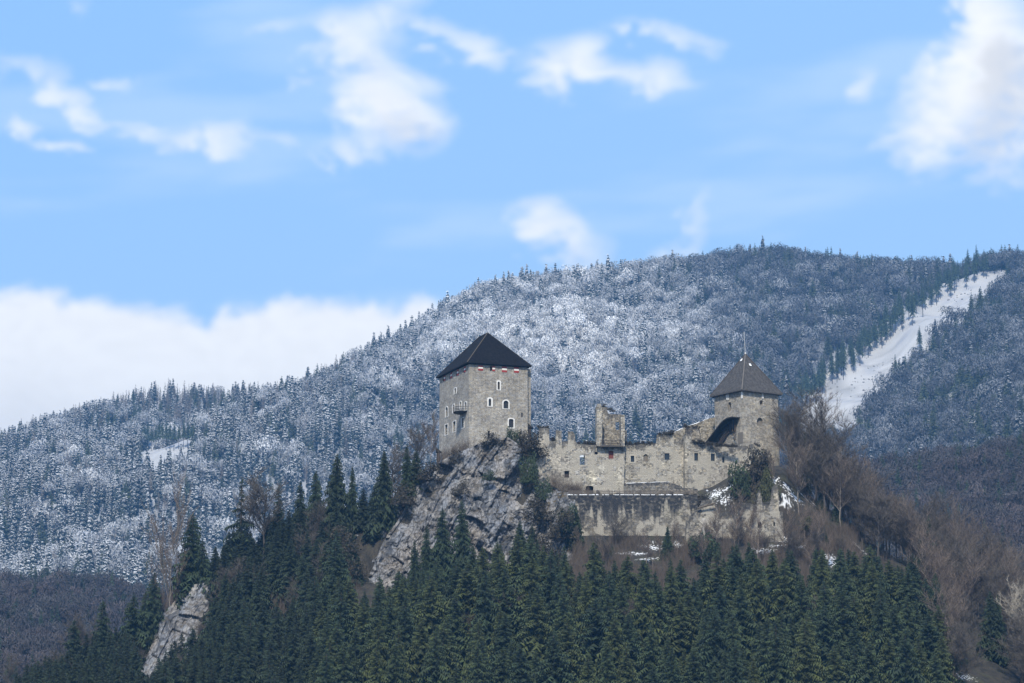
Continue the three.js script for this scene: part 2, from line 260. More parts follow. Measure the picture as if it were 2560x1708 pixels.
function stoneTex(u0, y0, W, H, o) {
  const ppm = o.ppm ?? 14, w = Math.max(16, Math.min(768, Math.ceil(W * ppm))), h = Math.max(16, Math.min(512, Math.ceil(H * ppm)));
  const t = texture(w, h, (i, j, c) => {
    const u = u0 + (i + .5) / w * W, y = y0 + (j + .5) / h * H, s = o.seed ?? 0;
    const [f1, f2, id] = cells((u + s * 13.7 + .1 * n2(u * 2, y * 2)) / (o.sx ?? .5), y / (o.sy ?? .33));
    let v = 1 + (id - .5) * (o.grain ?? .5), warm = (hash(Math.floor(id * 9999), 3) - .5) * .22;
    const big = fbm2(u * .16 + s * 9, y * .2, 4), mid = fbm2(u * .7 + s * 5, y * .9 + 30, 3);
    v *= 1 + big * .34 + mid * .26 + .28 * n2(u * 4.1 + s, y * 4.7) + .13 * n2(u * 1.7 + s, y * .13);
    let r = o.base[0] * v * (1 + warm * .5), g = o.base[1] * v, b = o.base[2] * v * (1 - warm);
    const m = (1 - sstep(.05, .22, f2 - f1)) * (o.mortar ?? .35), mt = o.mortarTone ?? 1.15; r = lerp(r, o.base[0] * mt, m); g = lerp(g, o.base[1] * mt, m); b = lerp(b, o.base[2] * mt, m);
    if (o.plaster) { const p = sstep(.5 - o.plaster, .62 - o.plaster, .5 + fbm2(u * .22 + s * 3 + 70, y * .26, 5)) * .8; r = lerp(r, .46, p); g = lerp(g, .425, p); b = lerp(b, .36, p); }
    for (const [pu, py, ru, ry, tone, q] of o.patches ?? []) { const e = Math.hypot((u - pu) / ru, (y - py) / ry) + fbm2(u * .9, y * .9, 3) * .5, z = (1 - sstep(.75, 1.05, e)) * q; r = lerp(r, tone[0] * v, z); g = lerp(g, tone[1] * v, z); b = lerp(b, tone[2] * v, z); }
    if (o.stain && o.topAt) {                        // soot-dark algae running down from the wall's top
      const dep = o.topAt(u) - y, len = o.stainLength * (.3 + 1.15 * clamp(.5 + fbm2(u * .33 + s, 3, 4) * 1.3 + n2(u * 2.3, 8) * .07)), z = (1 - sstep(len * .5, len, dep + fbm2(u * 1.3, y * .9, 3) * .9)) * o.stain * clamp(.92 + mid * .8 + (id - .5) * .35);
      r = lerp(r, .03, z); g = lerp(g, .031, z); b = lerp(b, .035, z);
    }
    if (o.each) [r, g, b] = o.each(u, y, r, g, b, v);
    c[0] = r; c[1] = g; c[2] = b;
  });
  return t;
}
function jag(pts, step, amp, seed) {                 // broken edge of a ruin, in metres on the wall's plane
  const out = [], r = mulberry(seed), low = Math.min(...pts.map((p) => p[1]));
  pts.forEach((p, i) => {
    const q = pts[(i + 1) % pts.length], L = Math.hypot(q[0] - p[0], q[1] - p[1]), n = Math.max(1, Math.round(L / step)), buried = p[1] < low + .6 && q[1] < low + .6;
    for (let s = 0; s < n; s++) { const t = s / n, e = buried || (s === 0 && r() < .5) ? 0 : amp; out.push([lerp(p[0], q[0], t) + (r() - .5) * e * 1.2, lerp(p[1], q[1], t) + (r() - .5) * e * 2]); }
  });
  return out;
}
const asShape = (pts, S = THREE.Shape) => { const s = new S(); pts.forEach(([x, y], i) => i ? s.lineTo(x, y) : s.moveTo(x, y)); s.closePath(); return s; };
function topOf(pts) { return (u) => { let best = -1e9; for (let i = 0, j = pts.length - 1; i < pts.length; j = i++) { const [a, b] = pts[j], [c, d] = pts[i]; if ((a - u) * (c - u) <= 0 && a !== c) best = Math.max(best, b + (d - b) * (u - a) / (c - a)); } return best > -1e8 ? best : Math.max(...pts.map((p) => p[1])); }; }
// fix a geometry drawn on a plane (x along, y = height above the thing's base, z out of the wall) to a thing
function on(t, pl, name, geo, mat, label) { const m = mesh(name, geo, mat, t, label); m.position.set(pl.P0.x - t.position.x, 0, pl.P0.z - t.position.z); m.rotation.y = pl.a; return m; }
function wallOn(t, pl, pts, o) {                     // pts and holes in [u, worldY]
  const base = t.position.y, outline = o.jag ? jag(pts, o.jagStep ?? .7, o.jag, o.seed ?? 1) : pts;
  const s = asShape(outline.map(([u, y]) => [u, y - base]));
  for (const hole of o.holes ?? []) s.holes.push(asShape(hole.map(([u, y]) => [u, y - base]), THREE.Path));
  const g = new THREE.ExtrudeGeometry(s, { depth: o.thick, bevelEnabled: false, curveSegments: 6 }); g.translate(0, 0, -o.thick);
  const us = outline.map((p) => p[0]), ys = outline.map((p) => p[1]), u0 = Math.min(...us), u1 = Math.max(...us), y0 = Math.min(...ys), y1 = Math.max(...ys), W = u1 - u0, H = y1 - y0;
  const p = g.attributes.position, uv = g.attributes.uv;
  for (let i = 0; i < p.count; i++) uv.setXY(i, (p.getX(i) - u0 - p.getZ(i)) / W, (p.getY(i) + base - y0) / H);
  const bump = stoneBump.clone(); bump.repeat.set(W / 12, H / 12); bump.needsUpdate = true;
  const mat = new THREE.MeshStandardMaterial({ map: stoneTex(u0, y0, W, H, { ...o.stone, topAt: topOf(outline), seed: o.seed ?? 1 }), bumpMap: bump, bumpScale: .22, roughness: .95 });
  return on(t, pl, o.name ?? 'wall', g, mat);
}
function rect(pl, K, x0, y0, x1, y1) { const xm = (x0 + x1) / 2, ym = (y0 + y1) / 2; return [pl.uv(...K(x0, ym))[0], pl.uv(...K(xm, y1))[1], pl.uv(...K(x1, ym))[0], pl.uv(...K(xm, y0))[1]]; } // u0, ybottom, u1, ytop
function opening([u0, b, u1, t], rise = 0) {         // rise: height of the arch over its springing; 0 is square
  if (!rise) return [[u0, b], [u1, b], [u1, t], [u0, t]];
  const out = [[u0, b], [u1, b]], n = 9; rise = Math.min(rise, (t - b) * .6);
  for (let i = 0; i <= n; i++) { const a = i / n * Math.PI; out.push([lerp(u1, u0, (1 - Math.cos(a)) / 2), t - rise + rise * Math.sin(a)]); }
  return out;
}
const box = (x0, x1, y0, y1, z0, z1) => { const g = new THREE.BoxGeometry(x1 - x0, y1 - y0, z1 - z0); g.translate((x0 + x1) / 2, (y0 + y1) / 2, (z0 + z1) / 2); return g; };
function bar(a, b, r, seg = 6) { const v = b.clone().sub(a), g = new THREE.CylinderGeometry(r, r, v.length(), seg); g.translate(0, v.length() / 2, 0); g.applyQuaternion(new THREE.Quaternion().setFromUnitVectors(new THREE.Vector3(0, 1, 0), v.clone().normalize())); g.translate(a.x, a.y, a.z); return g; }
const V = (x, y, z) => new THREE.Vector3(x, y, z);
const std = (r, g, b, rough = .9, extra = {}) => new THREE.MeshStandardMaterial({ color: new THREE.Color().setRGB(r, g, b), roughness: rough, ...extra });
const M = { white: std(.72, .71, .68, .8), glass: std(.02, .025, .03, .15), dark: std(.02, .019, .018), red: std(.30, .03, .025, .7), iron: std(.02, .02, .022, .6, { metalness: .4 }), wood: std(.09, .065, .045), greyWood: std(.12, .105, .09), oldWood: std(.045, .035, .03), snow: std(.78, .81, .86, .9), redWood: std(.14, .04, .03), paleStone: std(.42, .39, .33), sky: std(.62, .66, .7, .2) };

// a framed window: hole, white surround, pane set back, glazing bars
function windowOn(t, pl, K, outer, inner, o = {}) {
  const A = rect(pl, K, ...outer), B = rect(pl, K, ...inner), base = t.position.y, rel = (p) => p.map(([u, y]) => [u, y - base]);
  const s = asShape(rel(opening(A, o.rise ? o.rise * 1.15 : 0))); s.holes.push(asShape(rel(opening(B, o.rise)), THREE.Path));
  const g = new THREE.ExtrudeGeometry(s, { depth: .34, bevelEnabled: false }); g.translate(0, 0, -.27);
  const f = on(t, pl, 'window', g, o.frame ?? M.white, o.label);
  mesh('pane', box(B[0] - .02, B[2] + .02, B[1] - base - .02, B[3] - base + .02, -.42, -.36), o.pane ?? M.glass, f);
  const bars = o.bars ?? [1, 2], w = .05;
  for (let i = 1; i <= bars[0]; i++) { const u = lerp(B[0], B[2], i / (bars[0] + 1)); mesh('mullion', box(u - w, u + w, B[1] - base, B[3] - base - .1, -.36, -.28), o.bar ?? M.oldWood, f); }
  for (let i = 1; i <= bars[1]; i++) { const y = lerp(B[1], B[3], i / (bars[1] + 1)) - base; mesh('glazing_bar', box(B[0], B[2], y - w * .7, y + w * .7, -.352, -.29), o.bar ?? M.oldWood, f); }
  return opening(B, o.rise);
}
const shingle = (tone, seed) => { const t = texture(512, 512, (i, j, c) => { // 8 m square of wooden shingles
  const row = Math.floor(j / 512 * 32), off = row % 2 * .5, x = i / 512 * 40 + off, col = Math.floor(x) % 40, fy = j / 512 * 32 - row, fx = x - Math.floor(x);
  const v = (.72 + .56 * hash(col, row, seed)) * (fy < .16 ? .55 : 1) * (fx < .07 ? .7 : 1) * (1 + .34 * n2(i * .014, j * .01 + seed)) * (1 + .3 * n2(i * .12, j * .02));
  c[0] = tone[0] * v; c[1] = tone[1] * v; c[2] = tone[2] * v; }); return t; };
const shingleBump = texture(512, 512, (i, j, c) => { const row = Math.floor(j / 512 * 32), x = i / 512 * 40 + row % 2 * .5, fy = j / 512 * 32 - row; c[0] = c[1] = c[2] = clamp(1 - fy * .7 - (x - Math.floor(x) < .07 ? .3 : 0) + .25 * (hash(Math.floor(x) % 40, row, 3) - .5)); }, false);
// a hipped roof over four corners (in order round the plan) with its ridge ends; all in world space, returned about `o`
function hipRoof(c, e0, e1, o, thick) {              // c[0]..c[3]; e0 is the ridge end near side c0-c1, e1 the one near c2-c3
  const pos = [], uv = [], tri = (a, b, d) => { const ex = c0dir(a, b, d); for (const p of [a, b, d]) { pos.push(p.x - o.x, p.y - o.y, p.z - o.z); uv.push(p.dot(ex.u) / 8, p.dot(ex.v) / 8); } };
  const c0dir = (a, b, d) => { const n = b.clone().sub(a).cross(d.clone().sub(a)).normalize(), u = V(-n.z, 0, n.x); if (u.lengthSq() < 1e-6) u.set(1, 0, 0); u.normalize(); const v = n.clone().cross(u).normalize(); if (v.y < 0) { v.negate(); } return { u, v }; };
  const fan = (...p) => { for (let i = 1; i + 1 < p.length; i++) tri(p[0], p[i], p[i + 1]); };
  fan(c[0], c[1], e0); fan(c[1], c[2], e1, e0); fan(c[2], c[3], e1); fan(c[3], c[0], e0, e1);
  const low = c.map((p) => p.clone().setY(p.y - thick));
  for (let i = 0; i < 4; i++) fan(c[(i + 1) % 4], c[i], low[i], low[(i + 1) % 4]);
  fan(low[3], low[2], low[1], low[0]);
  const g = new THREE.BufferGeometry(); g.setAttribute('position', new THREE.Float32BufferAttribute(pos, 3)); g.setAttribute('uv', new THREE.Float32BufferAttribute(uv, 2)); g.computeVertexNormals(); return g;
}

// ---------------------------------------------------------------- the keep
{
  const R = plane(1172, 600, 20), L = plane(1172, 600, -70), baseY = at(1172, 1230, 600).y;
  const t = thing('castle_keep', 'large square stone keep with black hipped roof and red-white shutters, on the crag', 'castle tower', V(R.P0.x, baseY, R.P0.z));
  const uR = R.uv(...K1(1070, 800))[0], uL = L.uv(...K1(159, 900))[0], yTop = R.uv(...K1(460, 456))[1], TH = 1.3;
  const stone = { base: [.405, .376, .33], grain: .5, sx: .46, sy: .28, mortar: .4, mortarTone: 1.1, each: (u, y, r, g, b) => { const q = sstep(0, 16, y - baseY - 8) * .16 - .03 + .12 * fbm2(u * .25 + 5, y * .6, 3); return [r * (1 - q), g * (1 - q), b * (1 - q)]; } };
  const holesR = [], holesL = [];
  holesR.push(windowOn(t, R, K1, [748, 622, 793, 727], [759, 637, 782, 719], { rise: .35, bars: [0, 1], pane: M.oldWood, label: 'tall narrow window high on the right face' }));
  holesR.push(windowOn(t, R, K1, [652, 797, 709, 895], [666, 812, 693, 888], { rise: .4, bars: [0, 2], label: 'narrow arched window in the middle of the right face' }));
  holesR.push(windowOn(t, R, K1, [808, 822, 882, 921], [819, 833, 872, 915], { rise: .6, bars: [2, 1], label: 'wide arched window on the right face' }));
  holesR.push(windowOn(t, R, K1, [862, 1011, 935, 1120], [874, 1022, 924, 1111], { rise: .3, bars: [2, 3], label: 'large barred window low on the right face' }));
  holesR.push(opening(rect(R, K1, 657, 1143, 681, 1222)));
  holesL.push(windowOn(t, L, K1, [308, 694, 338, 765], [315, 702, 332, 762], { rise: .3, bars: [0, 1], pane: M.oldWood }));
  holesL.push(windowOn(t, L, K1, [219, 889, 251, 1004], [224, 897, 247, 999], { rise: .8, bars: [1, 0] }));
  holesL.push(windowOn(t, L, K1, [294, 864, 320, 962], [300, 872, 315, 957], { rise: .3, bars: [0, 1] }));
  holesL.push(windowOn(t, L, K1, [367, 836, 390, 926], [371, 844, 386, 920], { rise: .3, bars: [0, 1] }));
  holesL.push(windowOn(t, L, K1, [416, 838, 445, 936], [422, 847, 440, 932], { rise: .5, bars: [0, 1] }));
  for (const r of [[214, 1073, 249, 1192], [296, 1040, 331, 1160], [384, 1008, 416, 1122]]) holesL.push(windowOn(t, L, K1, r, [r[0] + 4, r[1] + 7, r[2] - 4, r[3] - 8], { bars: [1, 3], bar: M.white }));
  // openings under the eaves with painted shutters: red, white, red
  const shut = (pl, x0, y0, x1, y1, open) => {
    const [u0, b, u1, tp] = rect(pl, K1, x0, y0, x1, y1), y = (v) => lerp(b, tp, v) - baseY, um = open ? lerp(u0, u1, .45) : u0;
    const s = on(t, pl, 'shutter', box(um, u1, y(0), y(1), .02, .09), M.red); mesh('white_band', box(um + .01, u1 - .01, y(.36), y(.68), .085, .1), M.white, s);
    if (open) return [[u0, b], [um, b], [um, tp], [u0, tp]];
  };
  shut(R, 558, 470, 608, 522); holesR.push(shut(R, 681, 478, 732, 528, true)); shut(R, 803, 482, 855, 540); shut(R, 927, 488, 978, 545);
  for (const [a, b, c, d] of [[196, 574, 222, 632], [262, 548, 291, 604], [329, 516, 359, 576], [401, 484, 431, 542]]) holesL.push(shut(L, a, b, c, d, true));
  wallOn(t, R, [[0.002, baseY - 6], [uR, baseY - 6], [uR, yTop], [0.002, yTop]], { thick: TH, holes: holesR, stone, seed: 3 });
  wallOn(t, L, [[uL, baseY - 12], [-TH, baseY - 12], [-TH, yTop], [uL, yTop]], { thick: TH, holes: holesL.map((h) => h.map(([u, y]) => [Math.min(u, -TH - .05), y])), stone, seed: 4 });
  // quoin corner of the left wall, where the right wall's end stands
  const back1 = { ...R, P0: L.world(uL, 0) }, back2 = { ...L, P0: R.world(uR, 0) };
  wallOn(t, back1, [[0.0, baseY - 12], [uR - TH, baseY - 12], [uR - TH, yTop], [0.0, yTop]].map(([u, y]) => [u + TH + .01, y]), { thick: TH, stone: { ...stone, ppm: 4 }, seed: 5 }).translateZ(TH);
  wallOn(t, back2, [[uL + TH, baseY - 6], [-TH - .01, baseY - 6], [-TH - .01, yTop], [uL + TH, yTop]], { thick: TH, stone: { ...stone, ppm: 4 }, seed: 6 });
  mesh('ceiling', new THREE.BoxGeometry(1, .3, 1), M.dark, t).scale.set(.01, 1, .01);
  t.remove(t.children[t.children.length - 1]);
  // roof
  const A = R.P0, ov = .75, along = L.dir.clone().negate(), lenL = -uL;
  const corner = (u, v, y) => A.clone().addScaledVector(R.dir, u).addScaledVector(along, v).setY(y);
  const ye = at(...K1(460, 452), -corner(-ov, -ov, 0).z).y + .42;
  const c = [corner(-ov, -ov, ye), corner(uR + ov, -ov, ye), corner(uR + ov, lenL + ov, ye), corner(-ov, lenL + ov, ye)];
  const inset = uR / 2 + .5, e0 = corner(uR / 2, inset, 0), e1 = corner(uR / 2, lenL - inset, 0);
  e0.y = e1.y = at(1218, 832.5, -e0.z).y;
  const roof = mesh('roof', hipRoof(c, e0, e1, t.position, .2), new THREE.MeshPhysicalMaterial({ specularIntensity: .25, map: shingle([.0105, .010, .012], 1), bumpMap: shingleBump, bumpScale: .05, roughness: 1 }), t);
  const cap = (a, b, m) => mesh('ridge_cap', bar(a.clone().sub(t.position).add(V(0, .03, 0)), b.clone().sub(t.position).add(V(0, .03, 0)), .13), m, roof);
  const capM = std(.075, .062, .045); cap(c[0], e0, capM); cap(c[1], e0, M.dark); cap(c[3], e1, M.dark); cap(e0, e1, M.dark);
  // balcony of dark iron on the left face
  const [b0, bb, b1, bt] = rect(L, K1, 374, 905, 446, 966), y0 = bb - baseY, y1 = bt - baseY, um = (b0 + b1) / 2, rr = (b1 - b0) / 2;
  const deck = new THREE.CylinderGeometry(rr, rr * .92, .28, 14, 1, false, -Math.PI / 2, Math.PI); deck.translate(um, y0 + .15, 0);
  const bal = on(t, L, 'balcony', deck, M.iron), ring = (y, r) => { const q = new THREE.TorusGeometry(rr * .98, r, 5, 16, Math.PI); q.rotateX(Math.PI / 2); q.translate(um, y, 0); return q; };
  mesh('rail', ring(y1 - .05, .06), M.iron, bal); mesh('rail', ring((y0 + y1) / 2 + .1, .035), M.iron, bal);
  for (let i = 0; i <= 12; i++) { const a = i / 12 * Math.PI; mesh('baluster', bar(V(um + Math.cos(a) * rr * .98, y0 + .3, Math.sin(a) * rr * .98), V(um + Math.cos(a) * rr * .98, y1, Math.sin(a) * rr * .98), .028, 4), M.iron, bal); }
  // iron wall anchors and slits
  const [a0, ab, a1, a2] = rect(R, K1, 1003, 958, 1016, 1002); on(t, R, 'wall_anchor', box(a0, a1, ab - baseY, a2 - baseY, 0, .08), M.iron);
  const [q0, qb, q1, qt] = rect(R, K1, 996, 1122, 1003, 1180); on(t, R, 'wall_slit', box(q0, q1, qb - baseY, qt - baseY, 0.001, .03), M.dark);
}
// small lean-tos at the keep's two sides
function leanTo(px0, d, x0, x1, yTop, yBot, label) {
  const P = plane(px0, d, 0), [u0, b, u1, tp] = rect(P, K1, x0, yTop, x1, yBot), t = thing('lean_to_shed', label, 'shed', P.world(0, b - 1.5));
  on(t, P, 'board_wall', box(u0, u1, 0, tp - b + 1.5, -2.2, 0), M.oldWood);
  const s = asShape([[u0 - .25, tp - b + 1.5], [u1 + .45, tp - b + 1.5], [u0 - .25, tp - b + 2.7]]), g = new THREE.ExtrudeGeometry(s, { depth: 2.8, bevelEnabled: false }); g.translate(0, .003, -2.5);
  on(t, P, 'roof', g, M.dark);
}
leanTo(1322, 606, 1078, 1106, 1112, 1235, 'small dark wooden lean-to at the right side of the keep');
leanTo(1095, 617, 130, 161, 1362, 1450, 'little dark shed at the left foot of the keep');

// ---------------------------------------------------------------- the tower with the pyramid roof, far right
{
  const d0 = 614, R = plane(1860, d0, 34), L = plane(1860, d0, -56), baseY = at(1860, 1180, d0).y;
  const t = thing('gate_tower', 'square stone tower with grey pyramid roof and thin mast, right end of the ruin', 'castle tower', V(R.P0.x, baseY, R.P0.z));
  const uR = R.uv(...K4(984, 1000))[0], uL = L.uv(...K4(291, 900))[0], yTop = R.uv(...K4(612, 690))[1], TH = 1.3;
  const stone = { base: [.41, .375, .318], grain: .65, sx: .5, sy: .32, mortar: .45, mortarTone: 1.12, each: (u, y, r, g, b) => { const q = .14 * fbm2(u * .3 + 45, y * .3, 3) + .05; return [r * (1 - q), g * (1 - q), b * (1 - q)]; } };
  const holesR = [], holesL = [];
  holesL.push(opening(rect(L, K4, 438, 808, 469, 905), .5));
  holesR.push(opening(rect(R, K4, 783, 788, 820, 836), .4));
  const niche = rect(R, K4, 752, 976, 820, 1068); holesR.push(opening(niche, 1.2));
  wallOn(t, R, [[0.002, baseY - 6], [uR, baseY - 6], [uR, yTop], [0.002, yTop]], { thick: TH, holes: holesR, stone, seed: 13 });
  wallOn(t, L, [[uL, baseY - 6], [-TH, baseY - 6], [-TH, yTop], [uL, yTop]], { thick: TH, holes: holesL, stone: { ...stone, base: [.34, .312, .268] }, seed: 14 });  // left face in a darker stone tone, painting its shaded side
  on(t, R, 'niche_back', box(niche[0] - .2, niche[2] + .2, niche[1] - baseY - .2, niche[3] - baseY + .2, -1.0, -.55), std(.2, .18, .15));
  const back1 = { ...R, P0: L.world(uL, 0) }, back2 = { ...L, P0: R.world(uR, 0) };
  wallOn(t, back1, [[TH + .01, baseY - 6], [uR, baseY - 6], [uR, yTop], [TH + .01, yTop]], { thick: TH, stone: { ...stone, ppm: 4 }, seed: 15 }).translateZ(TH);
  wallOn(t, back2, [[uL + TH, baseY - 6], [-TH - .01, baseY - 6], [-TH - .01, yTop], [uL + TH, yTop]], { thick: TH, stone: { ...stone, ppm: 4 }, seed: 16 });
  const A = R.P0, ov = .85, along = L.dir.clone().negate(), lenL = -uL, corner = (u, v, y) => A.clone().addScaledVector(R.dir, u).addScaledVector(along, v).setY(y);
  const ye = at(...K4(603, 668), -corner(-ov, -ov, 0).z).y, c = [corner(-ov, -ov, ye), corner(uR + ov, -ov, ye), corner(uR + ov, lenL + ov, ye), corner(-ov, lenL + ov, ye)];
  const e = corner(uR / 2, lenL / 2, 0); e.y = at(...K4(600, 284), -e.z).y;
  const roof = mesh('roof', hipRoof(c, e, e.clone().addScaledVector(along, .05), t.position, .3), new THREE.MeshStandardMaterial({ map: shingle([.064, .059, .056], 2), bumpMap: shingleBump, bumpScale: .07, roughness: .85 }), t);
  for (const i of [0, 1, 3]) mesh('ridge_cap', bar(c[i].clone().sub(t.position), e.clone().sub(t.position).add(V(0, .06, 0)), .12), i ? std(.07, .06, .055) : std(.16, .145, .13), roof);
  const top = e.clone().sub(t.position), pole = top.clone().add(V(0, at(...K4(588, 40), -e.z).y - e.y, 0));
  const mast = mesh('mast', bar(top, pole.clone().setX(pole.x - .25), .085), std(.5, .5, .48, .5, { metalness: .5 }), t); mesh('mast_knob', new THREE.SphereGeometry(.22, 10, 8).translate(top.x, top.y + .15, top.z), M.white, mast);
  // roof hatches
  const hatch = (fx, fy, ca, cb) => { const q = c[ca].clone().lerp(c[cb], fx).lerp(e, fy), n = c[cb].clone().sub(c[ca]).cross(e.clone().sub(c[ca])).normalize(), side = c[cb].clone().sub(c[ca]).normalize(), up = n.clone().cross(side).normalize(); if (n.y < 0) n.negate();
    const g = new THREE.BoxGeometry(.78, .95, .12), m4 = new THREE.Matrix4().makeBasis(side, up, n).setPosition(q.addScaledVector(n, .08).sub(t.position)); g.applyMatrix4(m4); const h = mesh('roof_hatch', g, M.greyWood, roof);
    const p = new THREE.BoxGeometry(.6, .75, .04); p.applyMatrix4(m4.clone().setPosition(q.addScaledVector(n, .075))); mesh('hatch_pane', p, M.snow, h); };
  hatch(.46, .70, 0, 1); hatch(.40, .84, 3, 0);
  // whitened posts under the eaves
  const post = (pl, x0, y0, x1, y1) => { const [u0, b, u1, tp] = rect(pl, K4, x0, y0, x1, y1); on(t, pl, 'eaves_post', box(u0, u1, b - baseY, tp - baseY + .3, .01, .2), M.white); };
  post(L, 423, 722, 430, 782); post(L, 437, 720, 446, 784); post(L, 585, 700, 597, 768); post(R, 802, 706, 808, 770); post(R, 813, 706, 819, 770);
  // roofed timber stair against the left face
  const prof = k(K4, [[150, 1254], [232, 1256], [300, 1166], [388, 1052], [430, 1008], [470, 982], [526, 968]]).map(([a, b]) => L.uv(a, b, 1.2)), P = prof.map(([u, y]) => [u, y - baseY]);
  const strip = [...P, ...P.slice().reverse().map(([u, y]) => [u + .05, y - .28])], rg = new THREE.ExtrudeGeometry(asShape(strip), { depth: 2.5, bevelEnabled: false }); rg.translate(0, 0, .05);
  const stair = on(t, L, 'stair_roof', rg, M.dark, 'dark timber roof curving up over the outside stair');
  const pt = (x, y, z) => { const [u, v] = L.uv(...K4(x, y), z); return [u, v - baseY]; };
  const boards = [pt(240, 1250, .3), pt(388, 1066, .3), pt(470, 996, .3), pt(522, 980, .3), pt(520, 1120, .3), pt(440, 1150, .3), pt(365, 1268, .3)], bg = new THREE.ExtrudeGeometry(asShape(boards), { depth: .12, bevelEnabled: false }); bg.translate(0, 0, .25); mesh('boarding', bg, M.oldWood, stair);
  const beam = (x0, y0, x1, y1, z, r, m) => { const a = pt(x0, y0, z), b = pt(x1, y1, z); mesh('beam', bar(V(a[0], a[1], z), V(b[0], b[1], z), r, 5), m, stair); };
  beam(350, 1215, 415, 1130, .9, .07, M.greyWood); beam(360, 1222, 425, 1140, .9, .05, M.greyWood); beam(486, 1010, 486, 1130, .6, .14, M.wood); beam(512, 985, 512, 1160, .6, .1, M.wood); beam(440, 1040, 440, 1150, .6, .09, M.oldWood); beam(490, 1145, 520, 1220, .6, .1, M.wood);
  const lan = rect(L, K4, 545, 1135, 618, 1262); on(t, L, 'bricked_recess', box(lan[0], Math.min(lan[2], -.1), lan[1] - baseY, lan[3] - baseY, .004, .05), std(.16, .145, .125));
}

// ---------------------------------------------------------------- curtain walls and ruins
const rubble = { base: [.325, .303, .265], grain: 1.1, sx: .46, sy: .34, mortar: .4, mortarTone: 1.2, stain: .7, stainLength: 1.6 };
function wallThing(name, label, category, pl, K, outline, o) {
  const pts = (o.px ? outline : k(K, outline)).map(([a, b]) => pl.uv(a, b)), low = Math.min(...pts.map((p) => p[1]));
  const t = thing(name, label, category, pl.world(0, low));
  t.userData.top = undefined; delete t.userData.top;
  wallOn(t, pl, pts, { thick: 1.4, jag: .16, stone: rubble, ...o, holes: (o.holes ?? []).map((h) => h) });
  return t;
}
const frameOn = (t, pl, K, outer, inner, mat, name = 'window_surround') => { const A = rect(pl, K, ...outer), B = rect(pl, K, ...inner), b = t.position.y, s = asShape(opening([A[0], A[1] - b, A[2], A[3] - b])); s.holes.push(asShape(opening([B[0], B[1] - b, B[2], B[3] - b]), THREE.Path)); const g = new THREE.ExtrudeGeometry(s, { depth: .3, bevelEnabled: false }); g.translate(0, 0, -.24); return on(t, pl, name, g, mat); };
const fill = (t, pl, K, r, name, mat, z = -.6) => { const B = rect(pl, K, ...r), b = t.position.y; return on(t, pl, name, box(B[0] - .05, B[2] + .05, B[1] - b - .05, B[3] - b + .05, z - .1, z), mat); };
// A: wall with three merlons between keep and stair turret
{
  const P = plane(1490, 598, 2);
  const wins = [opening(rect(P, K2, 836, 878, 908, 1022), .25), opening(rect(P, K2, 1240, 826, 1310, 935), .12), opening(rect(P, K2, 922, 1312, 1028, 1450), .35), opening(rect(P, K2, 622, 1106, 688, 1200)), opening(rect(P, K2, 1044, 838, 1090, 876))];
  const pu = (x, y) => P.uv(...K2(x, y));
  const t = wallThing('castle_wall', 'pale weathered curtain wall with three merlons beside the keep', 'castle wall', P, K2,
    [[60, 1560], [60, 700], [130, 662], [262, 672], [266, 505], [340, 500], [410, 515], [414, 680], [498, 690], [502, 530], [582, 540], [584, 688], [668, 692], [672, 550], [735, 552], [772, 600], [780, 690], [800, 728], [900, 735], [1070, 742], [1150, 735], [1455, 752], [1464, 800], [1462, 1100], [1455, 1560]],
    { thick: 1.5, jag: .14, holes: wins, seed: 21, stone: { ...rubble, base: [.365, .342, .30], plaster: .17, stain: .75, stainLength: 2.2, patches: [[...pu(1000, 1210), 1.4, 2, [.52, .48, .39], .9], [...pu(560, 1000), 4, 2.2, [.42, .39, .34], .5], [...pu(450, 1250), 5, 3, [.20, .18, .155], .6], [...pu(1150, 1090), .9, 1.4, [.55, .52, .45], .6], [...pu(1380, 1200), 1, 3, [.5, .46, .37], .6]] } });
  fill(t, P, K2, [1240, 826, 1310, 935], 'wooden_shutter', M.redWood, -.35); fill(t, P, K2, [922, 1312, 1028, 1450], 'door', M.dark, -.9); fill(t, P, K2, [622, 1106, 688, 1200], 'dark_backing', M.oldWood, -.7); fill(t, P, K2, [1044, 838, 1090, 876], 'dark_backing', M.dark, -.7);  // dark panels stand in for the unlit depth of the two holes
  const b = t.position.y, [l0, lb, l1, lt] = rect(P, K2, 834, 884, 892, 914); on(t, P, 'lintel', box(l0, l1, lb - b, lt - b, -.5, -.1), M.sky);
}
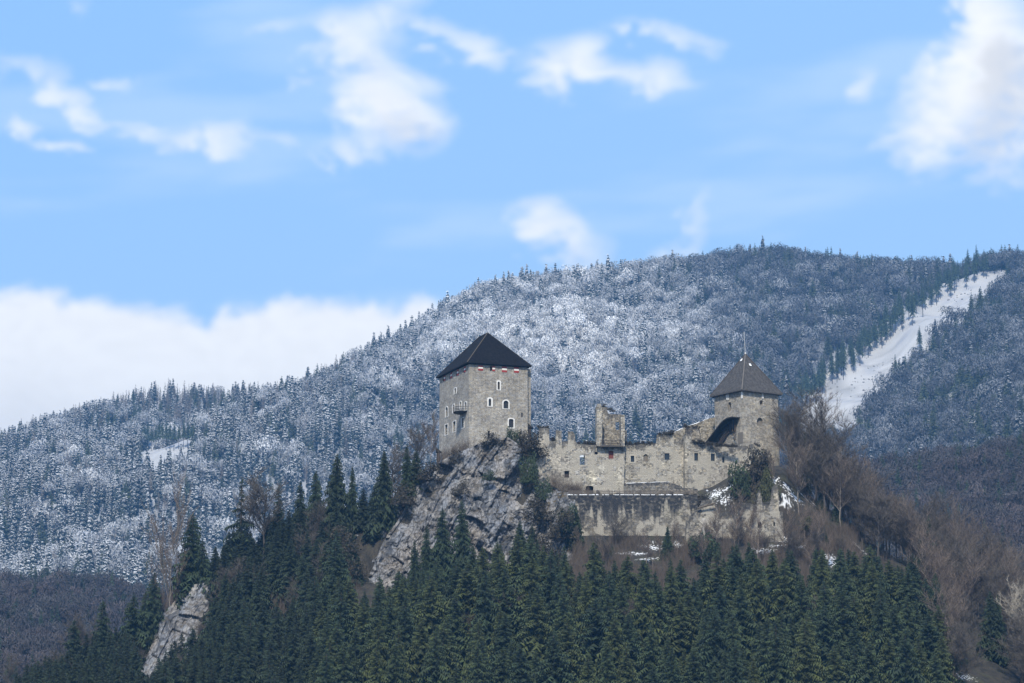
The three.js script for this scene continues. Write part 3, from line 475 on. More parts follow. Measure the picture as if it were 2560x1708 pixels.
// stair turret, open to the front
{
  const P = plane(1490, 596.6, 2), B = plane(1490, 601.5, 2), base = at(1530, 1116, 597).y, t = thing('ruined_turret', 'tall broken turret open at the front with railing, centre of the ruin', 'ruined tower', P.world(0, base));
  const w = (pl, pts, o) => wallOn(t, pl, k(K2, pts).map(([a, b]) => pl.uv(a, b)), { stone: { ...rubble, base: [.28, .257, .22], stain: .5 }, jag: .12, ...o });
  w(P, [[1072, 760], [1072, 185], [1085, 165], [1128, 170], [1150, 215], [1150, 760]], { thick: 5, seed: 31, stone: { ...rubble, base: [.34, .315, .27], stain: .3 } });
  w(B, [[1130, 780], [1130, 205], [1160, 212], [1218, 218], [1232, 300], [1320, 316], [1415, 316], [1432, 320], [1432, 780]], { thick: .9, seed: 32, holes: [opening(rect(B, K2, 1337, 416, 1405, 532), .15)] });
  w(P, [[1412, 760], [1414, 318], [1440, 322], [1466, 330], [1468, 760]], { thick: 5, seed: 33, stone: { ...rubble, base: [.38, .35, .295], stain: .3 } });
  w(plane(1565, 603, 2), [[1466, 780], [1470, 535], [1494, 540], [1500, 690], [1502, 780]], { thick: 1, seed: 34 });
  const F = plane(1490, 596.3, 2), ra = (x0, y0, x1, y1, r) => { const a = F.uv(...K2(x0, y0)), b = F.uv(...K2(x1, y1)); return bar(V(a[0], a[1] - base, .1), V(b[0], b[1] - base, .1), r, 5); };
  const rail = on(t, F, 'railing', ra(1128, 678, 1418, 676, .07), M.oldWood), b2 = ra(1128, 726, 1418, 726, .06); mesh('lower_rail', b2, M.oldWood, rail); mesh('end_rail', ra(1418, 676, 1445, 720, .06), M.oldWood, rail);
  for (let i = 0; i <= 18; i++) mesh('baluster', ra(1130 + i * 16, 676, 1130 + i * 16, 735, .035), M.oldWood, rail);
  const floor = k(K2, [[1120, 744], [1445, 744]]).map(([a, b]) => P.uv(a, b)); on(t, P, 'floor', box(floor[0][0], floor[1][0], floor[0][1] - base - .35, floor[0][1] - base - .02, -4.9, .1), M.greyWood);
}
// B: wall right of the turret, C: its continuation turning away to the gate tower
const stoneB = { ...rubble, base: [.325, .302, .258], plaster: .03, stain: .75, stainLength: 1.5 };
{
  const P = plane(1563, 600, 3), pu = (x, y) => P.uv(...K3(x, y));
  const t = wallThing('castle_wall', 'rough curtain wall with pale-framed square window and blind arch, right of the turret', 'castle wall', P, K3,
    [[-10, 1560], [-10, 742], [60, 742], [250, 735], [440, 722], [456, 700], [460, 598], [520, 592], [690, 580], [700, 600], [702, 690], [815, 694], [838, 680], [846, 600], [852, 592], [852, 1560]],
    { thick: 1.4, jag: .1, seed: 41, holes: [opening(rect(P, K3, 92, 894, 146, 982)), opening(rect(P, K3, 272, 872, 336, 975), .6), opening(rect(P, K3, 568, 858, 638, 950))], stone: { ...stoneB, patches: [[...pu(570, 1020), .7, .9, [.46, .42, .34], .8], [...pu(690, 1250), 1.6, 1.2, [.42, .38, .31], .7], [...pu(835, 1050), .5, 6, [.48, .43, .34], .7], [...pu(120, 1100), 1.6, 1.6, [.22, .205, .18], .5]] } });
  frameOn(t, P, K3, [78, 878, 163, 996], [94, 894, 145, 981], M.paleStone); fill(t, P, K3, [92, 894, 146, 982], 'window_pane', M.glass, -.5);
  fill(t, P, K3, [272, 872, 336, 975], 'blind_arch_back', std(.15, .13, .105), -.35); fill(t, P, K3, [568, 858, 638, 950], 'window_pane', M.glass, -.4);
}
{
  const P = plane(1712, 599.2, 14), pu = (x, y) => P.uv(...K3(x, y));
  const t = wallThing('castle_wall', 'curtain wall with three dark windows bending away below the covered stair', 'castle wall', P, K3,
    [[856, 1560], [856, 588], [935, 602], [948, 690], [1030, 708], [1095, 716], [1185, 722], [1240, 745], [1300, 752], [1360, 748], [1400, 738], [1470, 744], [1480, 770], [1530, 768], [1536, 732], [1570, 728], [1604, 760], [1640, 766], [1646, 758], [1730, 758], [1752, 790], [1790, 796], [1800, 735], [1815, 732], [1850, 800], [1900, 880], [1925, 960], [1925, 1560]],
    { thick: 1.4, jag: .12, seed: 43, holes: [opening(rect(P, K3, 982, 854, 1040, 964)), opening(rect(P, K3, 1213, 862, 1275, 970)), opening(rect(P, K3, 1376, 914, 1410, 992))], stone: { ...stoneB, base: [.335, .31, .265], patches: [[...pu(865, 1050), .5, 7, [.48, .43, .34], .7], [...pu(1400, 1200), 4, 2.4, [.27, .25, .225], .5]] } });
  for (const r of [[982, 854, 1040, 964], [1213, 862, 1275, 970], [1376, 914, 1410, 992]]) fill(t, P, K3, r, 'window_pane', M.glass, -.4);
  frameOn(t, P, K3, [1203, 850, 1288, 976], [1214, 864, 1274, 968], M.paleStone); frameOn(t, P, K3, [974, 848, 1050, 966], [984, 856, 1039, 962], std(.36, .33, .27));
}
{
  const P = plane(1700, 606, 4);
  wallThing('broken_wall', 'stump of an inner wall with dark ragged top behind the curtain wall', 'ruined wall', P, K3, [[800, 1000], [800, 700], [868, 590], [872, 492], [960, 498], [1052, 506], [1066, 560], [1082, 640], [1100, 1000]], { thick: 1.1, jag: .14, seed: 45, stone: { ...rubble, base: [.28, .25, .205], stain: .85, stainLength: 2 } });
  const Q = plane(1700, 630, 3), t = wallThing('ramp_wall', 'inner wall whose snow-dusted top climbs to the gate tower', 'castle wall', Q, K3, [[640, 1100], [640, 600], [700, 568], [870, 488], [1000, 446], [1110, 404], [1180, 376], [1262, 358], [1330, 340], [1330, 1100]], { thick: 1.2, jag: .1, seed: 46, stone: { ...rubble, base: [.315, .282, .225], stain: .35, stainLength: 1.4 } });
  const b = t.position.y, pts = k(K3, [[700, 570], [780, 528], [870, 490], [1000, 448], [1060, 420], [1110, 405], [1180, 377]]).map(([x, y]) => Q.uv(x, y));
  for (let i = 0; i + 1 < pts.length; i++) if (i !== 4) on(t, Q, 'snow_cap', bar(V(pts[i][0], pts[i][1] - b + .04, -.35), V(pts[i + 1][0], pts[i + 1][1] - b + .04, -.35), .14), M.snow);
}
// the terrace: retaining wall, fence, low walls
{
  const P = plane(1585, 588.7, 0), pu = (x, y) => P.uv(...K5(x, y));
  const t = wallThing('retaining_wall', 'long terrace wall streaked black below the picket fence', 'retaining wall', P, K5,
    [[215, 660], [205, 300], [205, 192], [420, 191], [680, 193], [900, 191], [1150, 191], [1290, 196], [1300, 250], [1290, 330], [1310, 660]],
    { thick: 2.4, jag: .1, seed: 51, stone: { ...rubble, base: [.195, .178, .15], plaster: .02, stain: 1.0, stainLength: 6.2, grain: .9, patches: [[...pu(1080, 310), 2.6, 3.0, [.29, .27, .22], .75], [...pu(660, 420), 1.6, 3, [.25, .23, .19], .5], [...pu(560, 330), 2.4, 4.2, [.05, .05, .055], .75], [...pu(850, 320), 2, 3, [.05, .05, .055], .6]] } });
  const b = t.position.y, r = mulberry(5), g = [];
  for (let x = 205; x < 1190; x += 7) { if (n2(x * .021, 3) < -.28) continue; const [u, y] = pu(x, 191); g.push(box(u - .16, u + .12, y - b - .12, y - b - .02 + r() * .2 * (.6 + n2(x * .05, 1) * .6), -.9 + r() * .2, .05 + r() * .09)); }
  tag(on(t, P, 'snow_ledge', mergeGeometries(g), M.snow), 'thin line of snow along the wall top', null, null, 'stuff');
}
{
  const P = plane(1585, 589.2, 0), [u0, y0] = P.uv(1421, 1237), [u1] = P.uv(1743, 1237), t = thing('picket_fence', 'brown picket fence along the terrace edge', 'fence', P.world(0, y0)), H = .98, r = mulberry(8), g = [];
  for (let u = u0; u < u1; u += .21) g.push(box(u, u + .085, .08, H + r() * .06, .0, .03));
  tag(on(t, P, 'pickets', mergeGeometries(g), M.greyWood), null, null, null, 'stuff');
  for (const y of [.28, .78]) on(t, P, 'rail', box(u0, u1, y, y + .09, -.06, -.005), M.wood);
  for (let u = u0; u < u1; u += 2.4) on(t, P, 'post', box(u, u + .11, -.3, H + .1, -.15, -.065), M.wood);
  const s = K2(1305, 1400), [v] = P.uv(...s); on(t, P, 'post', box(v, v + .14, -.3, H + .15, -.2, -.066), M.white, 'pale post');
}
{
  const P = plane(1560, 593.5, 2);
  const t = wallThing('low_wall', 'low dark wall with snowy coping below the curtain wall', 'low wall', P, K5, [[672, 215], [672, 98], [800, 92], [1035, 84], [1060, 92], [1160, 122], [1170, 215]], { thick: 1, jag: .06, seed: 55, stone: { ...rubble, base: [.19, .175, .15], stain: .8, stainLength: .9 } });
  const b = t.position.y, r = mulberry(15); for (let x = 690; x < 1040; x += 40) { const [u, y] = P.uv(...K5(x, 96 - (x - 690) * .032)), [w, z] = P.uv(...K5(x + 42, 96 - (x - 650) * .032)); on(t, P, 'snow_cap', bar(V(u, y - b + .02, -.3), V(w, z - b + .02, -.3), .07 + r() * .06), M.snow); }
  const Q = plane(1710, 592, 2);
  wallThing('low_wall', 'short low wall stub at the right end of the picket fence', 'low wall', Q, K5, [[1055, 215], [1058, 136], [1180, 134], [1290, 142], [1300, 215]], { thick: .9, jag: .06, seed: 56, stone: { ...rubble, base: [.21, .19, .16], stain: .7, stainLength: .7 } });
}
// stone post box by the fence, lamp post, bastion, log, stump
{
  const P = plane(1493, 590.4, 0), [u0, b, u1, tp] = rect(P, K5, 438, 150, 460, 192), t = thing('stone_pillar', 'small dark stone pillar behind the picket fence near the arched door', 'pillar', P.world(0, b));
  const g = new THREE.CylinderGeometry((u1 - u0) / 2 * .9, (u1 - u0) / 2, tp - b - .15, 10); g.translate((u0 + u1) / 2, (tp - b) / 2 - .08, 0); on(t, P, 'shaft', g, std(.07, .065, .06)); const c = new THREE.SphereGeometry((u1 - u0) / 2 * .98, 10, 6, 0, 6.3, 0, 1.6); c.scale(1, .5, 1); c.translate((u0 + u1) / 2, tp - b - .2, 0); on(t, P, 'cap', c, std(.09, .085, .08));
}
{
  const P = plane(1777, 587.5, 0), [u0, b] = P.uv(1777, 1290), [, y1] = P.uv(1777, 1230), t = thing('lamp_post', 'thin grey lamp post with two snowy lamps right of the terrace', 'lamp post', P.world(0, b - .6)), h = y1 - b + .6;
  on(t, P, 'pole', bar(V(u0, 0, 0), V(u0, h, 0), .075, 8), std(.3, .31, .32, .5)); on(t, P, 'crossbar', bar(V(u0 - .75, h - .1, 0), V(u0 + 1.05, h - .1, 0), .07), std(.2, .2, .2, .5));
  for (const s of [-.75, .9]) { const l = on(t, P, 'lamp', new THREE.CylinderGeometry(.28, .18, .35, 10).translate(u0 + s, h + .1, 0), std(.25, .26, .27, .5)); mesh('snow_cap', new THREE.SphereGeometry(.29, 10, 6, 0, 6.3, 0, 1.6).scale(1, .6, 1).translate(u0 + s, h + .28, 0), M.snow, l); }
}
{
  const P = plane(1850, 586, 4), pu = (x, y) => P.uv(...K5(x, y));
  const t = wallThing('bastion_wall', 'ragged lower ruin with pale patches and pillar, below the gate tower', 'ruined wall', P, K5,
    [[1180, 620], [1200, 400], [1300, 300], [1330, 240], [1420, 236], [1460, 300], [1475, 340], [1545, 330], [1575, 300], [1605, 270], [1640, 275], [1700, 262], [1760, 275], [1788, 268], [1796, 180], [1812, 152], [1826, 190], [1836, 258], [1900, 255], [1915, 150], [1940, 112], [1966, 108], [1972, 200], [1974, 330], [2004, 336], [2012, 620]],
    { thick: 1.5, jag: .2, seed: 57, holes: [opening(rect(P, K5, 1796, 418, 1826, 470), .4), opening(rect(P, K5, 1926, 420, 1940, 456))], stone: { ...rubble, base: [.25, .23, .197], plaster: .08, stain: .8, stainLength: 2.2, patches: [[...pu(1950, 200), .6, 4, [.5, .44, .34], .6], [...pu(1860, 240), 3, 1.2, [.12, .11, .1], .6]] } });
  fill(t, P, K5, [1796, 418, 1826, 470], 'cave_back', M.dark, -.8);
  const Q = plane(1780, 584.6, 0), a = Q.uv(...K5(1290, 306)), c = Q.uv(...K5(1440, 264)), l = thing('fallen_log', 'fallen brown log leaning across the bank below the lamp post', 'log', Q.world(a[0], a[1]));
  on(l, Q, 'trunk', bar(V(a[0], 0, 0), V(c[0], c[1] - a[1], .3), .2, 8), std(.10, .08, .06)); const l2 = Q.uv(...K5(1360, 286)); on(l, Q, 'branch', bar(V(l2[0], l2[1] - a[1], .15), V(l2[0] + .9, l2[1] - a[1] + .9, .5), .07, 6), std(.10, .08, .06));
}
{
  const P = plane(1775, 583, 0), s = (x, y) => P.uv(...K5(x, y)), [u, b] = s(1345, 570), t = thing('tree_stump', 'pale broken tree stump below the lamp post', 'tree stump', P.world(u, b - 1)), Y = (y) => s(1345, y)[1] - b + 1;
  const pale = std(.40, .37, .33); const pts = [[0, 0], [.42, 0], [.36, Y(540)], [.33, Y(470)], [.45, Y(430)], [.62, Y(400)], [.3, Y(392)], [0, Y(396)]].map(([a, c]) => new THREE.Vector2(a, c)); const g = new THREE.LatheGeometry(pts, 9); const p = g.attributes.position; for (let i = 0; i < p.count; i++) { p.setX(i, p.getX(i) * (1 + .3 * n2(p.getY(i), i))); } g.computeVertexNormals();
  mesh('trunk', g, pale, t); mesh('splinter', bar(V(.2, Y(440), .1), V(.9, Y(392), .1), .16, 6), pale, t); mesh('splinter', bar(V(-.2, Y(440), .1), V(-.95, Y(420), .1), .22, 6), pale, t);
}

// ---------------------------------------------------------------- rock
class MB {                                            // loose triangles with a colour per corner
  constructor() { this.p = []; this.c = []; }
  tri(a, b, c, k, k2 = k, k3 = k2) { this.p.push(a.x, a.y, a.z, b.x, b.y, b.z, c.x, c.y, c.z); this.c.push(...k, ...k2, ...k3); }
  quad(a, b, c, d, k, k2 = k) { this.tri(a, b, c, k, k, k2); this.tri(a, c, d, k, k2, k2); }
  prism(a, b, ra, rb, k, n = 4) { const v = b.clone().sub(a).normalize(), s = Math.abs(v.y) < .9 ? V(0, 1, 0).cross(v).normalize() : V(1, 0, 0).cross(v).normalize(), t = v.clone().cross(s);
    for (let i = 0; i < n; i++) { const q = (i / n) * 6.2832, w = ((i + 1) / n) * 6.2832, e = (o, r, g) => o.clone().addScaledVector(s, Math.cos(g) * r).addScaledVector(t, Math.sin(g) * r); this.quad(e(a, ra, q), e(a, ra, w), e(b, rb, w), e(b, rb, q), k); } }
  geo() { const g = new THREE.BufferGeometry(); g.setAttribute('position', new THREE.Float32BufferAttribute(this.p, 3)); g.setAttribute('color', new THREE.Float32BufferAttribute(this.c, 3)); g.computeVertexNormals(); return g; }
}
const rockBump = texture(512, 512, (i, j, c) => { const a = i / 512 * 6.2832, b = j / 512 * 6.2832; c[0] = c[1] = c[2] = clamp(.5 + .55 * fbm3(Math.cos(a) * 1.6 + Math.cos(b) * 1.1, Math.sin(a) * 1.6 + 4, Math.sin(b) * 1.1, 6)); }, false);
function cliff(name, o) {                             // a rock face: rows follow the slope's foot-to-brow line, pushed in and out by joints and strata
  const { nx, ny, left, right, top, foot, dTop, dFoot, depth, seed, sink } = o, pos = [], uv = [], idx = [];
  const xs = [], ys = [];
  for (let j = 0; j <= ny + 6; j++) for (let i = 0; i <= nx; i++) {
    const s = i / nx, t = Math.min(1, j / ny), px = lerp(left, right, s), py = lerp(interp(foot, px), interp(top, px), t);
    let d = lerp(dFoot, dTop, Math.pow(t, 1.15)) + (o.bend ? o.bend(s, t) : 0);
    const X = at(px, py, d), x = X.x + seed * 31, y = X.y;
    // bedding dips steeply to the lower left; slabs break off along it, each with its own set and lean
    const along = y * .9 + x * .43, across = x * .9 - y * .43, wob = n2(x * .05, y * .05) * 1.6;
    const slab = (la, lc, amp, lean, sd) => { const p = (along + wob) / la, q = (across + wob * .6) / lc, ip = Math.floor(q), off = hash(ip, 3, sd) * 7, iq = Math.floor(p + off), fx = q - ip - .5, fy = p + off - iq - .5; return (hash(ip, iq, sd) - .5) * amp + fx * lc * lean * (hash(iq, ip, sd + 1) - .35) + fy * la * lean * .35 * (hash(ip, iq, sd + 2) - .5); };
    d += slab(13, 6.5, depth * 1.1, .55, seed) + slab(5.5, 2.3, depth * .5, .5, seed + 20) + slab(2, .9, depth * .16, .5, seed + 40);
    d += fbm2(x * .07 + 9, y * .06, 3) * depth * .9 + fbm2(x * .5, y * .4, 4) * depth * .22 + fbm2(x * 1.6, y * 1.2, 2) * depth * .08;
    const edge = Math.min(sstep(0, .1, s), sstep(1, .9, s)); d += (1 - edge) * sink;
    if (j > ny) { d += (j - ny) * 2.2; }
    const p = at(px, py, d); if (j > ny) p.y -= (j - ny) * (j - ny) * .12;
    pos.push(p.x, p.y, p.z); uv.push(p.x / 9, p.y / 9); xs.push(p.x); ys.push(p.y);
    if (i < nx && j < ny + 6) { const a = j * (nx + 1) + i, b = a + 1, e = a + nx + 1, f = e + 1; idx.push(a, b, f, a, f, e); }
  }
  const g = new THREE.BufferGeometry(); g.setAttribute('position', new THREE.Float32BufferAttribute(pos, 3)); g.setAttribute('uv', new THREE.Float32BufferAttribute(uv, 2)); g.setIndex(idx); g.computeVertexNormals();
  const x0 = Math.min(...xs), x1 = Math.max(...xs), y0 = Math.min(...ys), y1 = Math.max(...ys), w = Math.min(1024, Math.ceil((x1 - x0) * 12)), h = Math.min(768, Math.ceil((y1 - y0) * 12));
  for (let i = 0; i < xs.length; i++) g.attributes.uv.setXY(i, (xs[i] - x0) / (x1 - x0), (ys[i] - y0) / (y1 - y0));
  const map = texture(w, h, (i, j, c) => {
    const x = x0 + (i + .5) / w * (x1 - x0), y = y0 + (j + .5) / h * (y1 - y0), cross = x * .9 - y * .43, along = y * .9 + x * .43;
    const big = fbm2(x * .09 + seed, y * .07, 4), streak = fbm2(cross * .9 + seed * 3, along * .1, 4), speck = fbm2(x * 1.4, y * 1.2, 4);
    let v = .20 + big * .12 + streak * .06 + speck * .14, warm = clamp(.5 + fbm2(x * .14 + 20, y * .12, 3) * 1.1);
    let r = v * lerp(.92, 1.08, warm), gg = v * lerp(.99, 1.0, warm), b = v * lerp(1.13, .93, warm);
    const pale = sstep(.22, .5, fbm2(cross * .2 + 60 + seed, along * .13 + n2(x * .2, y * .2) * .4, 5)) * .5; r = lerp(r, .42, pale); gg = lerp(gg, .40, pale); b = lerp(b, .37, pale);
    const black = sstep(.12, .4, fbm2(cross * .26 + 90 + seed + n2(x * .25, y * .2) * .5, along * .06, 5)) * .85; r = lerp(r, .055, black); gg = lerp(gg, .06, black); b = lerp(b, .07, black);
    const crack = sstep(.88, .97, 1 - Math.abs(n2(cross * .5 + n2(along * .3, 3) * .4, along * .07 + 9))) * .7; r *= 1 - crack; gg *= 1 - crack; b *= 1 - crack;
    const tuft = sstep(.18, .4, fbm2(x * .35 + 140 + seed, y * .5, 4)) * (o.tufts ?? .7); r = lerp(r, .085, tuft); gg = lerp(gg, .068, tuft); b = lerp(b, .042, tuft);
    c[0] = Math.max(.02, r); c[1] = Math.max(.02, gg); c[2] = Math.max(.02, b);
  });
  const bump = rockBump.clone(); bump.repeat.set((x1 - x0) / 9, (y1 - y0) / 9); bump.needsUpdate = true;
  structure(name, g, new THREE.MeshStandardMaterial({ map, bumpMap: bump, bumpScale: .5, roughness: .95, side: THREE.DoubleSide }));
}
cliff('rock_face', { nx: 330, ny: 230, left: 800, right: 1450, seed: 1, depth: 3.0, sink: 9, dTop: 596.5, dFoot: 581, tufts: .55,
  top: [[800, 1420], [860, 1375], [930, 1300], [1000, 1240], [1060, 1195], [1098, 1156], [1130, 1138], [1164, 1124], [1205, 1106], [1242, 1095], [1272, 1094], [1292, 1108], [1310, 1130], [1340, 1170], [1370, 1205], [1400, 1228], [1450, 1250]],
  foot: [[800, 1560], [900, 1540], [1000, 1500], [1200, 1470], [1450, 1420]], bend: (s, t) => 3.5 * sstep(.55, 1, s) * (1 - t) + 2.5 * sstep(.35, 0, s) });
cliff('rock_outcrop', { nx: 110, ny: 150, left: 335, right: 540, seed: 2, depth: 2.2, sink: 6, dTop: 587, dFoot: 563, tufts: .6, top: [[335, 1650], [370, 1600], [400, 1540], [440, 1500], [480, 1462], [520, 1455], [540, 1470]], foot: [[335, 1790], [540, 1770]] });
cliff('rock_outcrop', { nx: 60, ny: 90, left: 1360, right: 1446, seed: 4, depth: 1.6, sink: 3, dTop: 590, dFoot: 584, tufts: 1, top: [[1360, 1235], [1400, 1228], [1425, 1232], [1446, 1245]], foot: [[1360, 1440], [1446, 1420]] });
cliff('rock_outcrop', { nx: 90, ny: 90, left: 630, right: 790, seed: 3, depth: 1.4, sink: 6, dTop: 590, dFoot: 578, tufts: .8, top: [[630, 1500], [690, 1440], [740, 1415], [790, 1425]], foot: [[630, 1620], [790, 1570]] });

// ---------------------------------------------------------------- trees: shapes
const leafMat = (r = 1, g = 1, b = 1) => new THREE.MeshStandardMaterial({ vertexColors: true, color: new THREE.Color().setRGB(r, g, b), roughness: .9, side: THREE.DoubleSide });
const barkMat = std(.075, .06, .048, .95), greyBark = std(.16, .14, .12, .95), paleBark = std(.30, .27, .23, .95);
function spruceShape(seed, H = 18, R = 3.1, o = {}) {  // crown of drooping fronds in uneven whorls
  const r = mulberry(seed), m = new MB(), lean = [(r() - .5) * .5, (r() - .5) * .5], n = o.whorls ?? 36, bare = o.bare ?? .08;
  for (let w = 0; w < n; w++) {
    const f = w / (n - 1), y0 = H * lerp(bare, .985, Math.pow(f, .92)), q = 1 - (y0 / H - bare) / (1 - bare);
    const reach = R * (Math.pow(clamp(q), .78) * (.86 + .26 * r()) + .06) * (o.lop && r() < o.lop ? .45 : 1), k = Math.round(lerp(4, 9, Math.min(1, q * 1.6)));
    const off = r() * 6.28;
    for (let b = 0; b < k; b++) {
      if (r() < (o.gap ?? .08)) continue;
      const a = off + (b + (r() - .5) * .8) / k * 6.2832, L = reach * (.68 + .55 * r()), droop = L * lerp(.25, .62, q) * (.6 + .8 * r()), yb = y0 + (r() - .5) * 1.0 * (.3 + q);
      const ca = Math.cos(a), sa = Math.sin(a), P = (s) => V(ca * L * s + lean[0] * yb / H, yb + L * .16 * s - droop * s * s * 1.25 + (s > .8 ? L * .04 : 0), sa * L * s + lean[1] * yb / H);
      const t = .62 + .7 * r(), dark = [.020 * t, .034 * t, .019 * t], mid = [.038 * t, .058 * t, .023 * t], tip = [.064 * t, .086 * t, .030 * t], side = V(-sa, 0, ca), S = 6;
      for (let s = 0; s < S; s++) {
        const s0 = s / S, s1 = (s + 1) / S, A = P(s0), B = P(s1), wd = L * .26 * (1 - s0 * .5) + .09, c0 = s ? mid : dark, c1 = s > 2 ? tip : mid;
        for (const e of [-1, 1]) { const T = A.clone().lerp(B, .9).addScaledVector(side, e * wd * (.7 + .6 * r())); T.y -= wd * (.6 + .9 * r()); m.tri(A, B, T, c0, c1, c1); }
        const hang = A.clone().lerp(B, r()); hang.y -= .4 + wd * (.8 + .9 * r()); hang.addScaledVector(side, (r() - .5) * wd * .7); m.tri(A, B, hang, c0, c1, dark);
      }
    }
  }
  for (let i = 0; i < 3; i++) { const a = i * 2.09; m.tri(V(lean[0], H * 1.02, lean[1]), V(Math.cos(a) * .16 + lean[0], H * .95, Math.sin(a) * .16 + lean[1]), V(Math.cos(a + 2) * .16 + lean[0], H * .94, Math.sin(a + 2) * .16 + lean[1]), [.05, .075, .035]); }
  const trunk = new THREE.CylinderGeometry(.05, .26, H * .97, 7, 4); trunk.translate(0, H * .97 / 2 - .3, 0); const p = trunk.attributes.position; for (let i = 0; i < p.count; i++) { const y = p.getY(i) / H; p.setX(i, p.getX(i) + lean[0] * y); p.setZ(i, p.getZ(i) + lean[1] * y); }
  return { crown: m.geo(), trunk, H };
}
function bareShape(seed, H = 14, o = {}) {           // trunk and limbs that fork down to fine twigs
  const r = mulberry(seed), wood = new MB(), twig = new MB(), k0 = o.bark ?? [.075, .065, .056], kt = o.twig ?? [.10, .085, .071];
  const grow = (p, dir, len, rad, lev) => {
    const seg = lev < 2 ? 4 : 3; let a = p.clone(), v = dir.clone();
    for (let s = 0; s < seg; s++) {
      v.add(V((r() - .5) * .28, (r() - .3) * .16, (r() - .5) * .28)).normalize();
      const b = a.clone().addScaledVector(v, len / seg), r0 = rad * (1 - s / seg * .55), r1 = rad * (1 - (s + 1) / seg * .55);
      wood.prism(a, b, r0, r1, k0, lev < 2 ? 5 : 3);
      if (lev < 3 && (lev > 0 || s > 0)) { const kids = lev === 0 ? 3 : 2; for (let q = 0; q < kids; q++) { const ang = r() * 6.28, sp = (o.spread ?? 1.15) * (.6 + .7 * r()), ax = V(Math.cos(ang), 0, Math.sin(ang)), nd = v.clone().multiplyScalar(1).addScaledVector(ax, sp).add(V(0, .15, 0)).normalize(); grow(a.clone().lerp(b, .3 + .7 * r()), nd, len * (lev === 0 ? .42 : .55) * (.7 + .5 * r()), Math.max(.02, r1 * .55), lev + 1); } }
      if (lev >= 2) for (let q = 0; q < (o.twigs ?? 3); q++) { const t = a.clone().lerp(b, r()), nd = v.clone().add(V((r() - .5) * 1.5, (r() - .2) * .9, (r() - .5) * 1.5)).normalize(), L = (.5 + .9 * r()) * (o.twigLen ?? 1), e = t.clone().addScaledVector(nd, L), sd = V((r() - .5), (r() - .5), (r() - .5)).normalize().multiplyScalar(o.twigW ?? .024); const z = .7 + .6 * r(), kk = [kt[0] * z, kt[1] * z, kt[2] * z]; twig.tri(t.clone().add(sd), t.clone().sub(sd), e, kk); const f = t.clone().lerp(e, .4), e2 = f.clone().add(V((r() - .5) * .8, r() * .5, (r() - .5) * .8).multiplyScalar(o.twigLen ?? 1)); twig.tri(f.clone().add(sd), f.clone().sub(sd), e2, kk); }
      a = b;
    }
  };
  grow(V(0, -.4, 0), V(0, 1, 0), H * (o.trunk ?? .82), o.rad ?? .22, 0);
  return { trunk: wood.geo(), crown: twig.geo(), H };
}
function bushShape(seed, n, o = {}) {                // leaves through a lumpy volume, unit radius
  const r = mulberry(seed), m = new MB(), lumps = []; for (let i = 0; i < (o.lumps ?? 7); i++) lumps.push([V((r() - .5) * 1.3, r() * 1.1, (r() - .5) * 1.3), .35 + .35 * r()]);
  for (let i = 0; i < n; i++) { const [c, s] = lumps[i % lumps.length], a = r() * 6.28, z = r() * 2 - 1, q = Math.sqrt(1 - z * z), rad = s * Math.pow(r(), .45), p = V(c.x + Math.cos(a) * q * rad, Math.max(0, c.y + z * rad), c.z + Math.sin(a) * q * rad), w = (o.leaf ?? .09) * (.6 + .8 * r()), u = V(r() - .5, r() - .5, r() - .5).normalize().multiplyScalar(w), v = V(r() - .5, r() - .5, r() - .5).normalize().multiplyScalar(w * .8), t = .6 + .8 * r(), c0 = o.color ?? [.035, .055, .025], kk = [c0[0] * t, c0[1] * t, c0[2] * t]; m.tri(p.clone().add(u), p.clone().sub(u), p.clone().add(v), kk); m.tri(p.clone().sub(u), p.clone().add(u), p.clone().sub(v), kk); }
  const st = new MB(); for (let i = 0; i < 9; i++) { const [c] = lumps[i % lumps.length]; st.prism(V((r() - .5) * .2, -.2, (r() - .5) * .2), c.clone().multiplyScalar(.9), .035, .012, [.07, .055, .04], 3); }
  return { crown: m.geo(), trunk: st.geo(), H: 1 };
}
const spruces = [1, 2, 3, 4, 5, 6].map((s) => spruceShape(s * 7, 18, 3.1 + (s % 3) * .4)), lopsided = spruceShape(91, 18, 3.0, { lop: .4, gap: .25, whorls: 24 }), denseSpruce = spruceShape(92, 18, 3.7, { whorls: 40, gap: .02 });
const bares = [1, 2, 3, 4].map((s) => bareShape(s * 13 + 1, 14)), slim = [1, 2].map((s) => bareShape(s * 17 + 5, 16, { spread: .8, rad: .15, trunk: .86, bark: [.24, .21, .18], twig: [.12, .09, .07] })), paleTree = bareShape(55, 14, { spread: .7, bark: [.34, .31, .26], twig: [.36, .32, .26], twigs: 3, twigW: .03 });
const greens = [leafMat(.66, .70, .68), leafMat(.9, .82, .62), leafMat(.46, .55, .6), leafMat(.40, .46, .52)], woody = leafMat(), woodyGrey = leafMat(1.25, 1.15, 1.1);  // last green is darkened to paint in the shade of the left hill
const protos = new Map();
function plant(name, shape, mats, pos, h, spin, label, category, group, wide = 1) {  // one tree: trunk and crown under a group at its foot
  const key = [name, shape.crown.uuid, mats[0].uuid, mats[1].uuid].join();
  let o = protos.get(key);
  if (o) { o = o.clone(); o.name = numbered(name); scene.add(o); delete o.userData.group; }
  else { o = thing(name, label, category, pos); mesh('trunk', shape.trunk, mats[0], o); mesh('crown', shape.crown, mats[1], o); protos.set(key, o); }
  o.position.copy(pos); const s = h / shape.H; o.scale.set(s * wide, s, s * wide); o.rotation.y = spin; o.userData = {}; tag(o, label, category, group, 'thing');
  return o;
}
const tr = mulberry(77);
function standing(px, topPy, d) { const p = placed(hillH, px, d); return [p, Math.max(1, at(px, topPy, d).y - p.y)]; }

